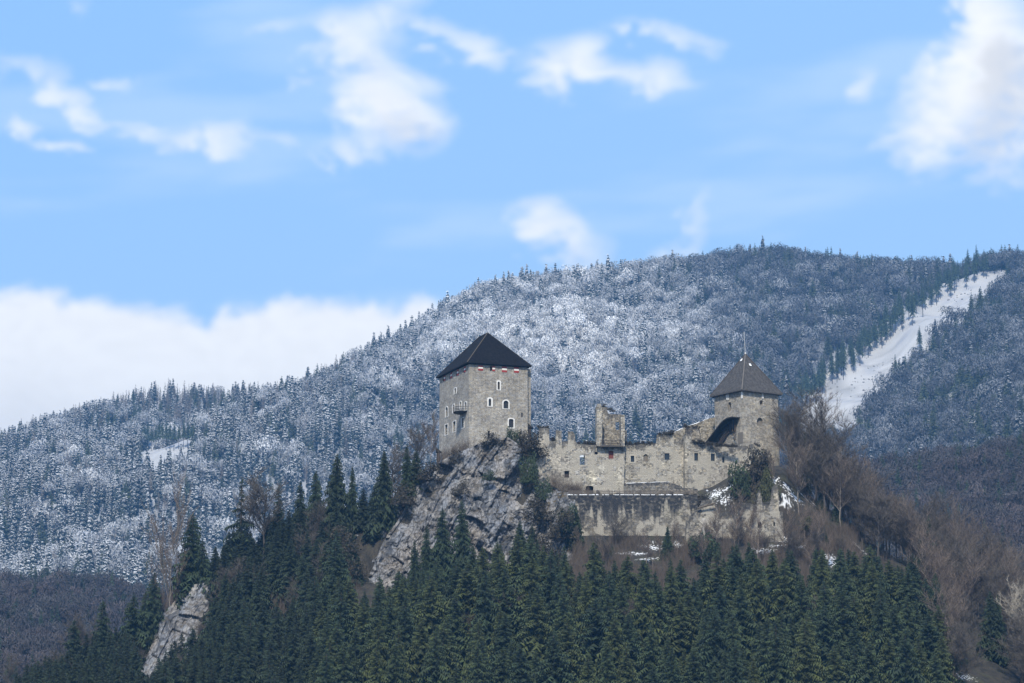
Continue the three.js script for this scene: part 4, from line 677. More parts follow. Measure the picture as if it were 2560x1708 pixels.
// single trees one can point at
for (const [kind, px, top, d, label, wide, v] of [
  ['s', 488, 1284, 590, 'broad dark spruce standing alone above the left rock outcrop', 1.15, 0], ['s', 515, 1348, 588, 'shorter spruce close to the right of the broad lone spruce', .9, 1], ['l', 607, 1194, 597, 'lopsided spruce with sparse upper branches on the left skyline', 1.2, 0],
  ['s', 700, 1216, 599, 'slim spruce right of the bare skyline tree on the left ridge', .85, 2], ['s', 754, 1204, 602, 'dim spruce between the slim spruce and the pointed one on the left ridge', .9, 3], ['s', 793, 1176, 600, 'pointed dense spruce left of the tallest ridge spruce', .8, 4], ['d', 845, 1134, 597, 'tallest dark spruce on the ridge left of the keep', .95, 0], ['s', 883, 1166, 601, 'narrow spruce hugging the right side of the tallest ridge spruce', .7, 5],
  ['d', 962, 1126, 594, 'dense dark spruce midway between tallest ridge spruce and keep', .9, 1], ['s', 1018, 1112, 596, 'twin spruce, left stem, just left of the keep', .95, 2], ['s', 1042, 1122, 596.5, 'twin spruce, right stem, nearest to the keep', .9, 3],
  ['s', 850, 1296, 589, 'dark spruce at the top of the gap left of the rock face', 1, 0], ['s', 876, 1345, 586, 'spruce close against the left edge of the rock face', 1, 1], ['s', 828, 1325, 587, 'dark spruce below the snow line left of the rock face', 1, 2], ['s', 898, 1392, 582, 'small spruce against the lower left edge of the rock face', 1.1, 3], ['s', 858, 1390, 583, 'spruce in the gap left of the rock face, lower one', 1.1, 4], ['s', 810, 1380, 584, 'dark spruce left in the gap by the rock face', 1.1, 5],
  ['s', 397, 1428, 585, 'small spruce beside the thin trunk at the left outcrop', 1, 5], ['s', 348, 1486, 582, 'layered dark spruce at the lower left edge of the hill', 1.2, 1], ['s', 379, 1476, 586, 'dark spruce just behind the layered one at lower left', .9, 0], ['s', 271, 1500, 580, 'ragged spruce in the lower left thicket', 1.2, 2], ['s', 203, 1550, 578, 'outermost low spruce of the lower left thicket', 1.3, 3],
  ['s', 1158, 1252, 580.5, 'taller spruce standing before the grey rock face', .9, 0], ['s', 1108, 1270, 580, 'second spruce before the rock face, left of the taller one', .95, 4], ['s', 1069, 1312, 579, 'small spruce before the rock face, left of the pair', .85, 5], ['s', 1039, 1350, 578, 'lowest little spruce at the left foot of the rock face', .8, 2],
  ['s', 1300, 1304, 583, 'spruce at the right foot of the rock face', .9, 1], ['s', 1330, 1310, 582, 'spruce between the rock face foot and the terrace wall', .9, 3], ['d', 1439, 1264, 585, 'dark spruce rising before the left end of the terrace wall', .8, 0], ['s', 1664, 1316, 578, 'single spruce in front of the snow strip below the terrace wall', .85, 4], ['s', 1490, 1348, 580, 'low spruce before the middle left of the terrace wall', .8, 5], ['s', 1527, 1358, 579, 'low spruce right beside the first one before the terrace wall', .8, 1],
  ['s', 2058, 1332, 583, 'spruce below the snow patches right of the bastion', .9, 2], ['l', 2315, 1290, 577, 'tall ragged dark spruce in the brown wood at right', .95, 0], ['s', 2290, 1345, 574, 'spruce just left of the tall ragged one at right', .9, 3], ['d', 2458, 1478, 545, 'big twin-topped spruce alone at the lower right corner', 1.1, 1], ['s', 2476, 1486, 546, 'second top of the big spruce pair at the lower right corner', .8, 0],
  ['l', 2010, 1078, 604, 'ivy-dark conifer among the bare trees right of the gate tower', .6, 1], ['s', 1990, 1140, 608, 'small dark conifer close behind the gate tower', .7, 2], ['s', 2045, 1230, 598, 'dark spruce above the snow patches right of the gate tower', 1.1, 4], ['s', 2085, 1250, 596, 'spreading dark spruce right of the snowy slope', 1.2, 5],
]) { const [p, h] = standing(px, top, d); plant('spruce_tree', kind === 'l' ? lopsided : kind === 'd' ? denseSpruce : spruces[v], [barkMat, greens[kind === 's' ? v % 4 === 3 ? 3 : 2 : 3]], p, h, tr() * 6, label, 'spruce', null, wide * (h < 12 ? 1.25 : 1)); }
for (const [px, top, d, label, v, wide] of [
  [668, 1205, 597, 'bare leaning tree between spruces on the left skyline', 0, 1], [1052, 1082, 604, 'bare tree with dark twigs left of the keep wall', 1, .9], [1078, 1070, 606, 'thin bare tree touching the left edge of the keep', 2, .8], [985, 1135, 600, 'bare tree behind the spruces left of the keep', 3, .9], [433, 1338, 588, 'tall thin bare trunk left of the broad lone spruce', 2, .5],
  [1975, 1040, 612, 'bare tree close to the right edge of the gate tower', 1, .8], [1996, 1010, 616, 'tallest bare tree right of the gate tower', 0, .9], [2062, 1040, 612, 'bare tree before the snowy clearing, right of the ivy-dark conifer', 3, 1], [2040, 1062, 618, 'slender bare tree between conifer and clearing', 2, .8], [2105, 1085, 606, 'wide bare tree at the foot of the snowy clearing', 1, 1.1],
  [1928, 1150, 592, 'thin pale birch on the rock at the gate tower foot', 2, .45],
]) { const [p, h] = standing(px, top, d); plant('bare_tree', v === 2 ? slim[0] : bares[v], [woody, woody], p, h, tr() * 6, label, 'bare tree', null, wide); }
{ const [p, h] = standing(2545, 1500, 535); plant('bare_tree', paleTree, [woody, woody], p, h, 1, 'pale bare tree at the right edge of the picture', 'bare tree', null, 1.1); }

// the spruce wood on the front slope
const woodTop = [[-100, 1760], [80, 1660], [200, 1590], [350, 1520], [420, 1490], [560, 1420], [700, 1340], [800, 1290], [862, 1320], [885, 1460], [930, 1435], [1000, 1415], [1100, 1385], [1200, 1350], [1300, 1330], [1400, 1350], [1500, 1350], [1600, 1372], [1700, 1385], [1760, 1372], [1850, 1345], [2000, 1358], [2140, 1352], [2220, 1370], [2300, 1350], [2330, 1420], [2345, 1720]];
const keepOut = [[[365, 1600], [400, 1520], [470, 1465], [530, 1475], [520, 1560], [450, 1640], [400, 1720], [355, 1720]], [[650, 1500], [690, 1450], [760, 1430], [770, 1490], [700, 1550]], [[870, 1480], [905, 1350], [1000, 1210], [1300, 1100], [1360, 1320], [1270, 1385], [1100, 1390], [1000, 1430], [930, 1490]], [[1560, 1400], [1650, 1345], [1690, 1380], [1600, 1420]]];
{
  const spots = [], need = 4.9;
  for (let i = 0; i < 40000 && spots.length < 520; i++) {
    const d = lerp(484, 587, Math.pow(tr(), .5)), px = lerp(60, 2345, tr()), p = placed(hillH, px, d), h = lerp(11, 22, Math.pow(tr(), .7)) * (px < 820 ? .82 : 1), [, tp] = seen(p.x, p.y + h, d), [, bp] = seen(p.x, p.y, d), lim = interp(woodTop, px);
    if (tp < lim + tr() * 14 || tp > 1700) continue;
    if (keepOut.some((q) => inside(q, px, lerp(tp, bp, .25)) || inside(q, px, lerp(tp, bp, .6)))) continue;
    if (spots.some((o) => Math.hypot(o.p.x - p.x, o.p.z - p.z) < need * (px < 860 ? .72 : 1))) continue;
    spots.push({ p, px, d, h, tp, bp, lim });
  }
  for (const o of spots) { let cover = 1700 - o.tp; for (const q of spots) if (q.d < o.d && Math.abs(q.px - o.px) < 26) cover = Math.min(cover, q.tp - o.tp); o.shows = cover; }
  spots.sort((a, b) => b.shows - a.shows);
  const rest = [];
  spots.forEach(({ p, px, d, h, tp, lim }, i) => {
    const left = px < 800, wide = (left ? 1.2 : 1.25) * (.85 + .45 * tr());
    if (i >= 262) { const k = h / 18, v = left ? .5 : .9; rest.push([p.x, p.y, p.z, k, k * wide, [v, v, v]]); return; }  // left trees tinted darker, shade put into the tint
    const row = tp < lim + 70 ? 'at the upper wood edge' : tp > 1560 ? 'at the picture bottom' : 'amid the wood', below = px < 370 ? 'left of the lower outcrop' : px < 600 ? 'around the lower left outcrop' : px < 800 ? 'around the small middle outcrop' : px < 950 ? 'left of the rock face foot' : px < 1130 ? 'under the rock face' : px < 1330 ? 'straight under the keep' : px < 1520 ? 'under the three merlons' : px < 1720 ? 'under the terrace wall' : px < 1950 ? 'under the gate tower' : px < 2150 ? 'right of the bastion wall' : 'beside the brown wood', zone = row + ', ' + below;
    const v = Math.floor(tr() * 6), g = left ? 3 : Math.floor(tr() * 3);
    plant('spruce_tree', spruces[v], [barkMat, greens[g]], p, h, tr() * 6.28, left ? 'spruce coloured dark for shade ' + zone : 'green spruce ' + zone, 'spruce', left ? 'dark spruces ' + zone : 'green spruces ' + zone, wide);
  });
  for (let i = 0, n = 0; i < 4000 && n < 70; i++) {
    const d = lerp(587, 606, tr()), px = lerp(330, 965, tr()), p = placed(hillH, px, d), h = lerp(7, 14, tr()), [, tp] = seen(p.x, p.y + h, d), [, bp] = seen(p.x, p.y, d);
    if (tp < interp([[330, 1560], [430, 1450], [520, 1390], [600, 1300], [700, 1270], [800, 1240], [900, 1225], [965, 1190]], px) || keepOut.some((q) => inside(q, px, lerp(tp, bp, .4)))) continue;
    n++; rest.push([p.x, p.y, p.z, h / 18, h / 18 * (1.2 + .4 * tr()), [.42, .48, .55]]);  // dark tint carries the painted shade of the left flank
  }
  const I = shade(new THREE.InstancedMesh(spruces[2].crown, greens[0], rest.length)), M4 = new THREE.Matrix4(), Q = new THREE.Quaternion(), C = new THREE.Color();
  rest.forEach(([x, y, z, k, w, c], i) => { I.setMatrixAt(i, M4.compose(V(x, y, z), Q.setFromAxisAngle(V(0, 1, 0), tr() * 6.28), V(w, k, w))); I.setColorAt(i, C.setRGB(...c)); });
  I.name = 'spruce_wood'; tag(I, 'the mostly hidden spruces filling the wood on the front slope', 'forest', null, 'stuff'); scene.add(I);
}
// brown leafless wood on the right flank and among the spruces
{
  const top = [[1950, 1150], [2000, 1100], [2060, 1110], [2120, 1150], [2200, 1200], [2270, 1250], [2340, 1290], [2450, 1330], [2560, 1360], [2700, 1420]], spots = []; let n = 0;
  for (let i = 0; i < 20000 && n < 150; i++) {
    const d = lerp(505, 640, tr()), px = lerp(1965, 2640, tr()), p = placed(hillH, px, d), h = lerp(10, 16, tr()), [, tp] = seen(p.x, p.y + h, d), [, bp] = seen(p.x, p.y, d);
    if (tp < interp(top, px) || tp > 1640 || (px < 2330 && d < 586) || (px > 2385 && px < 2525 && d < 562)) continue;
    if (px < 2130 && bp > 1330) continue;
    if (spots.some(([x, z]) => Math.hypot(x - p.x, z - p.z) < 3.6)) continue;
    spots.push([p.x, p.z]); n++;
    const s = tr() < .3, low = d < 575, where = low ? (px < 2400 ? 'between the spruce wood and the lone corner spruce' : px < 2510 ? 'behind the lone corner spruce' : 'at the right picture edge below') : px < 2080 ? 'close right of the gate tower' : px < 2200 ? 'under the foot of the snowy clearing' : px < 2330 ? 'on the flank left of the tall ragged spruce' : px < 2470 ? 'on the flank above the lone corner spruce' : 'on the flank at the right picture edge';
    plant('bare_tree', s ? slim[Math.floor(tr() * 2)] : bares[Math.floor(tr() * 4)], [s && low ? woodyGrey : woody, woody], p, h, tr() * 6.28, low ? 'leafless tree with pale trunk ' + where : 'leafless brown tree ' + where, 'bare tree', (low ? 'pale leafless trees ' : 'brown leafless trees ') + where, .9 + .3 * tr());
  }
  for (let i = 0; i < 40; i++) { const px = lerp(1440, 2150, tr()), py = lerp(1350, 1440, tr()), p = meet(hillH, px, py, 500, 588.2); if (!p || snowSpots.some(([x, d, a, w]) => Math.hypot((p.x - x) / a, (-p.z - d) / (w * 2.2)) < 1)) continue; const where = px < 1660 ? 'before the terrace wall' : px < 1830 ? 'around the pale stump' : px < 1970 ? 'before the bastion wall' : 'right of the bastion wall'; plant('bare_tree', i % 3 ? slim[i % 2] : bares[i % 4], [i % 3 ? woodyGrey : woody, woody], p, 4 + 5 * tr(), tr() * 6.28, 'thin leafless sapling on the bank ' + where, 'sapling', 'leafless saplings ' + where, .9); }
  const spots2 = []; n = 0;
  for (let i = 0; i < 8000 && n < 30; i++) {
    const d = lerp(560, 600, tr()), px = lerp(40, 830, tr()), p = placed(hillH, px, d), h = lerp(8, 13, tr()), [, tp] = seen(p.x, p.y + h, d), [, bp] = seen(p.x, p.y, d), lim = interp([[40, 1640], [200, 1560], [350, 1480], [430, 1440], [560, 1400], [640, 1300], [800, 1260], [830, 1260]], px);
    if (tp < lim || tp > 1690 || keepOut.some((q) => inside(q, px, lerp(tp, bp, .5)))) continue;
    if (spots2.some(([x, z]) => Math.hypot(x - p.x, z - p.z) < 3)) continue;
    spots2.push([p.x, p.z]); n++;
    plant('bare_tree', bares[Math.floor(tr() * 4)], [woody, woody], p, h, tr() * 6.28, 'leafless brown tree among the dark spruces at lower left', 'bare tree', 'leafless trees in the thicket at lower left', 1);
  }
  for (const [px, py] of [[1460, 1690], [1475, 1700], [1425, 1560], [1440, 1570], [1265, 1600], [1590, 1610], [1600, 1640], [2000, 1590], [2020, 1610], [1170, 1640]]) { const p = meet(hillH, px, py + 40, 480, 600); if (p) plant('bare_tree', bares[Math.floor(tr() * 4)], [woody, woody], p, 9 + 3 * tr(), tr() * 6, 'small leafless tree in a gap of the spruce wood', 'bare tree', 'small leafless trees between the front slope spruces'); }
}
// shrubs on the rock and the walls
const ivyShape = bushShape(5, 1500, { leaf: .075, color: [.034, .052, .022] }), scrubShape = bushShape(6, 1500, { leaf: .07, color: [.05, .043, .03], lumps: 9 }), oliveShape = bushShape(7, 1200, { leaf: .07, color: [.065, .07, .028] });
for (const [shape, px, py, d, w, h, label, name] of [
  [ivyShape, 1282, 1112, 597, 1.9, 3.4, 'green ivy bush under the large window of the keep', 'ivy_bush'], [ivyShape, 1322, 1205, 592, 2.3, 5.6, 'tall green ivy cushion on the right shoulder of the crag', 'ivy_bush'], [ivyShape, 1358, 1250, 591, 2.2, 4.2, 'dark ivy clump between crag and terrace', 'ivy_bush'], [scrubShape, 1330, 1140, 596, 3.6, 3.4, 'brown scrub on the crag below the first merlon', 'scrub_bush'], [scrubShape, 1305, 1120, 598, 2.2, 2.4, 'low brown scrub between keep foot and first merlon', 'scrub_bush'],
  [scrubShape, 1868, 1255, 594, 4.6, 8.0, 'big dark scrub mound left of the gate tower foot', 'scrub_bush'], [ivyShape, 1850, 1240, 592.5, 3.2, 6.5, 'dark evergreen shrub within the mound below the last curtain window', 'ivy_bush'], [scrubShape, 1895, 1200, 597, 3, 4.6, 'dark scrub climbing to the gate tower base', 'scrub_bush'], [ivyShape, 1912, 1178, 598, 2.1, 3.6, 'evergreen shrub at the right foot of the gate tower', 'ivy_bush'], [oliveShape, 1925, 1240, 592, 2.4, 5.2, 'olive shrub hanging above the bastion pillar', 'ivy_bush'], [oliveShape, 1912, 1262, 588, 2.2, 4.0, 'olive shrub behind the bastion wall top', 'ivy_bush'],
  [scrubShape, 1395, 1345, 583, 3.4, 4.2, 'dark scrub on the low rocks left of the terrace wall', 'scrub_bush'], [ivyShape, 1418, 1330, 584.5, 2.6, 5, 'evergreen bush at the left end of the terrace wall', 'ivy_bush'], [scrubShape, 1378, 1405, 581, 3.6, 4, 'scrub in the hollow right of the rock face foot', 'scrub_bush'], [ivyShape, 1225, 1200, 588, 1.6, 1.8, 'small ivy tuft in the middle of the rock face', 'ivy_bush'], [scrubShape, 1150, 1235, 587, 2.2, 2, 'brown tuft on a ledge of the rock face', 'scrub_bush'],
  [scrubShape, 868, 1380, 586, 3.2, 4, 'dark scrub beside the upper left edge of the rock face', 'scrub_bush'], [scrubShape, 880, 1440, 583, 3.6, 4.4, 'dark scrub beside the lower left edge of the rock face', 'scrub_bush'], [ivyShape, 845, 1420, 584, 3.4, 4.2, 'evergreen bush in the gap left of the rock face', 'ivy_bush'],
  [ivyShape, 1757, 1392, 576, 3.6, 4.4, 'round dark evergreen bush beside the pale stump', 'ivy_bush'], [scrubShape, 1235, 1112, 596, 3.0, 1.6, 'brown grassy cushion at the foot of the keep on top of the crag', 'scrub_bush'], [scrubShape, 1130, 1160, 596, 2.4, 2.0, 'withered shrubs along the left foot of the keep', 'scrub_bush'], [scrubShape, 1060, 1200, 594, 3.4, 2.6, 'withered shrubs on the cliff brow left of the keep', 'scrub_bush'], [scrubShape, 1350, 1300, 587, 3.4, 3.2, 'brown scrub in the cleft between crag and terrace wall', 'scrub_bush'], [scrubShape, 1010, 1260, 591, 3, 3.2, 'brown scrub on the left shoulder of the rock face', 'scrub_bush'], [oliveShape, 2010, 1330, 586, 2.4, 2.8, 'olive shrub right of the bastion wall', 'ivy_bush'], [scrubShape, 1760, 1262, 590, 2.2, 1.8, 'low scrub behind the lamp post', 'scrub_bush'],
]) { const p = at(px, py, d); plant(name, shape, [barkMat, woody], p, h, tr() * 6, label, 'shrub', null, w / h); }
{ // grass and moss that has taken root on the broken wall tops
  const r = mulberry(91), list = [];
  for (const [K, x0, y0, x1, y1, d, n] of [[K2, 800, 728, 1080, 738, 598.7, 16], [K2, 420, 680, 500, 688, 598.6, 4], [K2, 268, 505, 410, 512, 598.6, 6], [K2, 1470, 745, 1900, 728, 600.6, 18], [K3, 465, 596, 690, 584, 600.5, 12], [K3, 950, 692, 1240, 738, 599.5, 14], [K3, 1300, 752, 1640, 764, 599, 14], [K5, 215, 196, 1280, 196, 589.6, 26], [K5, 1590, 272, 1790, 272, 586.8, 12], [K3, 870, 494, 1052, 506, 606.5, 8], [K2, 1160, 214, 1420, 318, 602, 5]])
    for (let i = 0; i < n; i++) { const t = r(), p = at(...K(lerp(x0, x1, t), lerp(y0, y1, t) + 3), d + r() * .4), s = .28 + .35 * r(); list.push([p.x, p.y - .1, p.z, s, s * 1.3, [.8, .78, .7]]); }
  const I = shade(new THREE.InstancedMesh(scrubShape.crown, woody, list.length)), M4 = new THREE.Matrix4(), Q = new THREE.Quaternion();
  list.forEach(([x, y, z, h, w], i) => I.setMatrixAt(i, M4.compose(V(x, y, z), Q.setFromAxisAngle(V(0, 1, 0), r() * 6.28), V(w, h, w))));
  I.name = 'wall_top_grass'; tag(I, 'dry grass and moss tufts on the broken wall tops', 'grass', null, 'stuff'); scene.add(I);
}
{ // leafless brush: stems on the banks, too many to count
  const r = mulberry(21), m = new MB(); for (let i = 0; i < 22; i++) { const a = V((r() - .5) * 1.6, -.1, (r() - .5) * 1.6), h = 1.4 + 2.4 * r(), b = a.clone().add(V((r() - .5) * 1.1, h, (r() - .5) * 1.1)), sd = V((r() - .5), 0, (r() - .5)).normalize().multiplyScalar(.022), z = .7 + .7 * r(), kk = [.115 * z, .09 * z, .07 * z]; m.tri(a.clone().add(sd), a.clone().sub(sd), b, kk); for (let q = 0; q < 3; q++) { const c = a.clone().lerp(b, .3 + .5 * r()), e = c.clone().add(V((r() - .5) * .9, .3 + .7 * r(), (r() - .5) * .9)); m.tri(c.clone().addScaledVector(sd, .7), c.clone().addScaledVector(sd, -.7), e, kk); } }
  const ok = []; for (let i = 0; i < 5200; i++) { const zone = r(), px = zone < .62 ? lerp(1425, 2150, r()) : zone < .76 ? lerp(1960, 2560, r()) : lerp(330, 900, r()), py = zone < .62 ? lerp(1325, 1480, r()) : zone < .76 ? lerp(1190, 1560, r()) : lerp(1340, 1560, r()), p = meet(hillH, px, py, 500, 640, 1); if (!p || n2(p.x * .08, p.z * .08) < -.35) continue; if (snowSpots.some(([x, d, a, w]) => Math.hypot((p.x - x) / a, (-p.z - d) / (w * 2.2)) < .9)) continue; if (p.z < -588.4 && px < 1760) continue; ok.push(p); }
  for (const [x0, y0, x1, y1, d, n] of [[1345, 1255, 1470, 1235, 596, 60], [1100, 1152, 1180, 1122, 597, 26], [1290, 1120, 1345, 1150, 597, 30], [1380, 1215, 1450, 1238, 595, 30]]) for (let i = 0; i < n; i++) { const t = r(), p = at(lerp(x0, x1, t), lerp(y0, y1, t), d + r() * 1.2); ok.push(p); }
  const I = shade(new THREE.InstancedMesh(m.geo(), woody, ok.length)), M4 = new THREE.Matrix4(), Q = new THREE.Quaternion();
  ok.forEach((p, i) => { const s = .6 + .7 * r(); I.setMatrixAt(i, M4.compose(p, Q.setFromAxisAngle(V(0, 1, 0), r() * 6.28), V(s, s, s))); });
  I.name = 'leafless_brush'; tag(I, 'leafless brown brush on the banks below the castle walls', 'brush', null, 'stuff'); scene.add(I);
}

// ---------------------------------------------------------------- the woods of the mountain
function snowSpruce(seed, H = 16, R = 3.1) {          // snow lies on the fronds, dark needles below
  const r = mulberry(seed), m = new MB();
  for (let w = 0; w < 17; w++) {
    const f = w / 16, y = H * lerp(.08, .97, f), reach = R * (Math.pow(1 - f, .85) * (.8 + .35 * r()) + .06), k = f > .75 ? 4 : 7, off = r() * 6.28;
    for (let b = 0; b < k; b++) {
      const a = off + (b + (r() - .5) * .7) / k * 6.2832, L = reach * (.7 + .5 * r()), ca = Math.cos(a), sa = Math.sin(a), dr = L * 1.05, wd = L * .42 + .2, yb = y + (r() - .5) * 2.0 * (1 - f * .6), side = V(-sa, 0, ca), z = .7 + .6 * r();
      const A = V(0, yb, 0), B = V(ca * L, yb - dr, sa * L), C = A.clone().lerp(B, .68).addScaledVector(side, wd), D = A.clone().lerp(B, .68).addScaledVector(side, -wd), dk = [.075 * z, .098 * z, .10 * z], under = V(0, -.35 - .3 * r(), 0);
      m.tri(A, C.clone().add(under), B.clone().add(under), dk); m.tri(A, B.clone().add(under), D.clone().add(under), dk);
      const hang = A.clone().lerp(B, .75).add(V(0, -1.1 - .6 * r(), 0)); m.tri(A.clone().lerp(B, .3), B, hang, dk);
      for (let q = 0; q < 4; q++) { if (r() > .72) continue; const s = .60 + .2 * r(), sn = [s, s * 1.01, s * 1.03], e = q % 2 ? 1 : -1, A2 = A.clone().lerp(B, .2 + .65 * r()), sz = .35 + .35 * r(); A2.addScaledVector(side, e * wd * .25 * r()).add(V(ca * .12, .12, sa * .12)); m.tri(A2, A2.clone().addScaledVector(side, e * sz * .9).add(V(ca * .15, -.25, sa * .15)), A2.clone().add(V(ca * sz * .8, -sz * .9, sa * sz * .8)), sn); }
    }
  }
  m.prism(V(0, -1, 0), V(0, H * .5, 0), .2, .12, [.06, .05, .045], 4);
  return m.geo();
}
function frostTree(seed, H = 13) {                    // a rimed broadleaf: fine twigs packed into a rounded, lumpy crown
  const r = mulberry(seed), m = new MB();
  m.prism(V(0, -1, 0), V(0, H * .45, 0), .2, .12, [.22, .2, .2], 4);
  const lobes = []; for (let i = 0; i < 8; i++) { const a = r() * 6.28, q = .16 + .12 * r(); lobes.push([V(Math.cos(a) * H * q, H * (.42 + .36 * r()), Math.sin(a) * H * q), H * (.15 + .08 * r())]); } lobes.push([V(0, H * .78, 0), H * .2], [V(0, H * .55, 0), H * .27]);
  for (const [c] of lobes) m.prism(V(0, H * .22, 0), c, .1, .03, [.4, .38, .39], 3);
  for (let i = 0; i < 640; i++) {
    const [c, R] = lobes[i % lobes.length], a = r() * 6.28, z = -.55 + 1.55 * r(), q = Math.sqrt(Math.max(0, 1 - z * z)), dir = V(Math.cos(a) * q, z, Math.sin(a) * q).normalize(), p = c.clone().addScaledVector(dir, R * (.82 + .28 * r()));
    const n = dir.clone().add(V((r() - .5) * .8, .15 + (r() - .5) * .7, (r() - .5) * .8)).normalize(), g = V(0, 1, 0).addScaledVector(n, -n.y).add(V((r() - .5) * .5, 0, (r() - .5) * .5)).normalize(), sd = g.clone().cross(n).normalize().multiplyScalar(.13 + .12 * r()), L = .6 + .7 * r(), s = .82 + .3 * r();
    m.tri(p.clone().add(sd), p.clone().sub(sd), p.clone().addScaledVector(g, L), [s, s, s]);
  }
  return m.geo();
}
function larchTree(seed, H = 16) { // thin leafless conifer of the ridge
  const r = mulberry(seed), m = new MB(); m.prism(V(0, -1, 0), V(0, H, 0), .17, .03, [.5, .47, .44], 4);
  for (let i = 0; i < 120; i++) { const f = .18 + .8 * r(), a = r() * 6.28, L = (1 - f) * 2.6 + .35, A = V(0, H * f, 0), B = V(Math.cos(a) * L, H * f + L * .1, Math.sin(a) * L), sd = V(0, .07, 0), s = .7 + .5 * r(); m.tri(A.clone().add(sd), A.clone().sub(sd), B, [s, s, s]); const C = A.clone().lerp(B, .6), D = C.clone().add(V((r() - .5), -.3 + r() * .3, (r() - .5))); m.tri(C.clone().add(sd), C.clone().sub(sd), D, [s, s, s]); }
  return m.geo();
}
function forest(name, label, category, geo, list) {   // list of [x, y, z, height scale, width scale, colour]
  const I = shade(new THREE.InstancedMesh(geo, woody, list.length)), M4 = new THREE.Matrix4(), Q = new THREE.Quaternion(), C = new THREE.Color(), r = mulberry(list.length);
  list.forEach(([x, y, z, h, w, c], i) => { I.setMatrixAt(i, M4.compose(V(x, y, z), Q.setFromAxisAngle(V(0, 1, 0), r() * 6.28), V(w, h, w))); I.setColorAt(i, C.setRGB(...c)); });
  I.name = name; tag(I, label, category, null, 'stuff'); scene.add(I);
}
{
  const r = mulberry(301), S = [[], []], F = [[], []], G = [[], []], LL = [], E = [];
  const s = 9.4;
  for (let d = 1560; d < 2700; d += s * .95) for (let x = -760 * d / 2100; x < 760 * d / 2100; x += s) {
    const X = x + (r() - .5) * s * .95, D = d + (r() - .5) * s * .95; if (clearing(X, D)) continue;
    const y = mountH(X, D); if (footH(X, D) > y + 2) continue;
    const [px, py] = seen(X, y, D); if (px < -160 || px > 2720 || py > 1640) continue;
    // how rime, species and snow change; cloud shade at right is painted in
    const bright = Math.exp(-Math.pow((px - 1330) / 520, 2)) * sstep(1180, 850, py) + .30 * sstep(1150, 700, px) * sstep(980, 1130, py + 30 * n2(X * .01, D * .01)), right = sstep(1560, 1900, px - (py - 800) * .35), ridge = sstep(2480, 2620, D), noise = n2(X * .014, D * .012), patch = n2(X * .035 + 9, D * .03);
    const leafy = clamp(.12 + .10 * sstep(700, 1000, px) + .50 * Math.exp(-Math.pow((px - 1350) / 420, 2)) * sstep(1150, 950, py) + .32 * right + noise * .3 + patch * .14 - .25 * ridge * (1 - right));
    const rimeAndShade = clamp(.25 + .66 * bright - .36 * right * (1 - .3 * patch) - ridge * .22 + noise * .16 + patch * .2 + (r() - .5) * .22);
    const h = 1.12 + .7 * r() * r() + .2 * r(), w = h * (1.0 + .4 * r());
    if (r() < leafy) { const v = lerp(.11, .76, rimeAndShade) * (.6 + .6 * r()), tint = 1 - rimeAndShade; F[r() < .5 ? 0 : 1].push([X, y, -D, h * 1.15, w * 1.1, [v * (1 - .06 * tint), v * (1 - .01 * tint), v * (1 + .08 * tint)]]); }
    else if (px < 900 && ridge * .6 + .12 + noise * .1 > r()) { const v = lerp(.13, .34, rimeAndShade); LL.push([X, y, -D, h, w, [v * 1.12, v, v * .92]]); }
    else if (r() > rimeAndShade * .7 + .60 - .28 * right) { const v = 1.0 + .7 * r(); E.push([X, y, -D, h * 1.0, w, [v * 1.1, v * .95, v * 1.25]]); }
    else { const v = lerp(.42, 1.0, rimeAndShade) * (.72 + .4 * r()); S[r() < .5 ? 0 : 1].push([X, y, -D, h * 1.08, w, [v, v, v]]); }
  }
  const sp = spruceShape(500, 16, 2.8, { whorls: 17 }), darkFar = mergeGeometries([sp.crown]);
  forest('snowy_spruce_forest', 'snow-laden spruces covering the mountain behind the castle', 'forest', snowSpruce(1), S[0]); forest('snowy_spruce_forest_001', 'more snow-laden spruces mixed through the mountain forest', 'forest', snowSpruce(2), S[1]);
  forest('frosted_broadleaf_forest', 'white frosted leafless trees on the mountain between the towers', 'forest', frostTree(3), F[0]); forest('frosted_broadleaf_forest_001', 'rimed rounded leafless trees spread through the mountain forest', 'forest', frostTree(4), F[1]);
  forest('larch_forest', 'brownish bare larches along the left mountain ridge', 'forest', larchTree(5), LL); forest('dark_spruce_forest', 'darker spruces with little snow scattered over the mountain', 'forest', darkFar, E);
  // dark leafless woods of the lower slopes on both sides
  const B = [], N = [];
  for (let d = 760; d < 1480; d += 6.5) for (let x = -420; x < 420; x += 6.5) { const X = (x + (r() - .5) * 5) * d / 1250, D = d + (r() - .5) * 5, y = footH(X, D); if (y < hillH(X, D) || y < 4) continue; const [px, py] = seen(X, y, D); if (px < -120 || px > 2680 || py > 1790 || (px > 950 && px < 1800)) continue; const v = .55 + .95 * r() * r() + .2 * r(), lil = n2(X * .02, D * .02) * .12;
    if (r() < .10 + .14 * sstep(0, .5, n2(X * .03, D * .03)) + .16 * sstep(1150, 1230, D)) N.push([X, y, -D, .7 + .4 * r(), .75 + .4 * r(), [v * .8, v * .9, v]]); else B.push([X, y, -D, (.8 + .55 * r()), .95 + .5 * r(), [.066 * v * (1 + lil), .056 * v, .055 * v]]); }
  forest('leafless_wood', 'dark brown leafless woods on the lower slopes left and right', 'forest', frostTree(6, 12), B); forest('dark_spruce_forest_001', 'single dark spruces in the lower leafless woods', 'forest', darkFar, N);
}
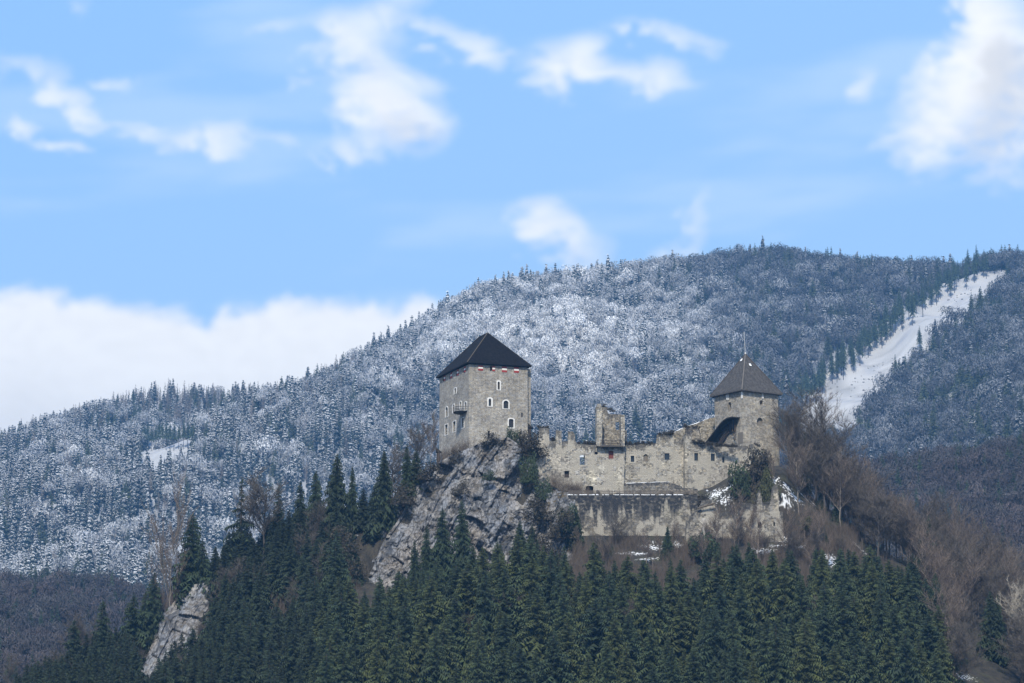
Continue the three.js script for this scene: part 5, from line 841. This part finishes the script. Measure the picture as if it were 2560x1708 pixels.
// tall pines with clear stems along the upper edge of the long clearing
{
  const r = mulberry(401), sp = spruceShape(77, 24, 2.5, { bare: .48, whorls: 13 }), sp2 = spruceShape(78, 24, 2.8, { bare: .38, whorls: 15 }), stem = std(.075, .07, .075), crown = leafMat(1.1, 1.15, 1.5);
  const edge = [[2000, 1048], [2022, 1022], [2040, 1004], [2062, 990], [2090, 962], [2110, 948], [2128, 936], [2150, 912], [2166, 900], [2185, 884], [2205, 870], [2222, 855], [2240, 842], [2258, 828], [2280, 812], [2300, 796], [2322, 780], [2345, 764], [2370, 745], [2392, 732], [2415, 722], [2440, 708], [2462, 700]];
  for (const [px, py] of edge) for (let q = 0; q < 4; q++) { const p = meet(mountH, px + (r() - .5) * 18, py - q * 9 + (r() - .5) * 8, 1600, 2700, 2); if (!p) continue; plant('tall_pine', r() < .5 ? sp : sp2, [stem, crown], p, 22 + 11 * r(), r() * 6, 'tall pine with bare stem on the upper edge of the snowy clearing, ' + (px < 2110 ? 'its lowest third' : px < 2300 ? 'its middle third' : 'its highest third'), 'pine', 'tall pines on the clearing edge, ' + (px < 2110 ? 'lowest third' : px < 2300 ? 'middle third' : 'highest third'), 1.05); }
  const tufts = [], tg = new MB(); for (let i = 0; i < 14; i++) { const a = V((r() - .5) * 1.6, -.1, (r() - .5) * 1.6), b = a.clone().add(V((r() - .5), .7 + r() * .9, (r() - .5))), w = V(.14, 0, .1); tg.tri(a.clone().add(w), a.clone().sub(w), b, [.12, .105, .11]); }
  for (let i = 0; i < 2600; i++) { const p = meet(mountH, lerp(1985, 2600, r()), lerp(640, 1110, r()), 1700, 2700, 5); if (!p || !inside(longClearing, p.x, -p.z) || n2(p.x * .02 + p.z * .012, p.z * .006) + r() * .9 < .62) continue; const s = .5 + 1.1 * r() * r(); tufts.push([p.x, mountH(p.x, -p.z), p.z, s, s, [1, 1, 1]]); }
  forest('clearing_brush', 'dark stumps and brush dotting the long snowy clearing', 'brush', tg.geo(), tufts);
  for (const [px, py] of [[2480, 800], [2488, 806], [2500, 798], [2508, 802], [2545, 800], [2552, 790], [2300, 880], [2240, 960], [2285, 930]]) { const p = meet(mountH, px, py, 1600, 2700, 2); if (p) plant('tall_pine', sp2, [stem, crown], p, 22 + 6 * r(), r() * 6, 'tall pine standing at the lower edge of the snowy clearing', 'pine', 'pines along the lower edge of the clearing', 1.05); }
  for (const px of [352, 360, 368, 378, 388, 396, 405, 415, 424, 434, 446, 458, 468, 478]) { const p = meet(mountH, px, 1128 - (px % 7), 1600, 2700, 2); if (p) plant('tall_pine', sp, [stem, crown], p, 22 + 6 * r(), r() * 6, 'tall pine behind the small snowy clearing on the left slope', 'pine', 'pines behind the small left clearing', 1); }
}

renderer.render(scene, camera);
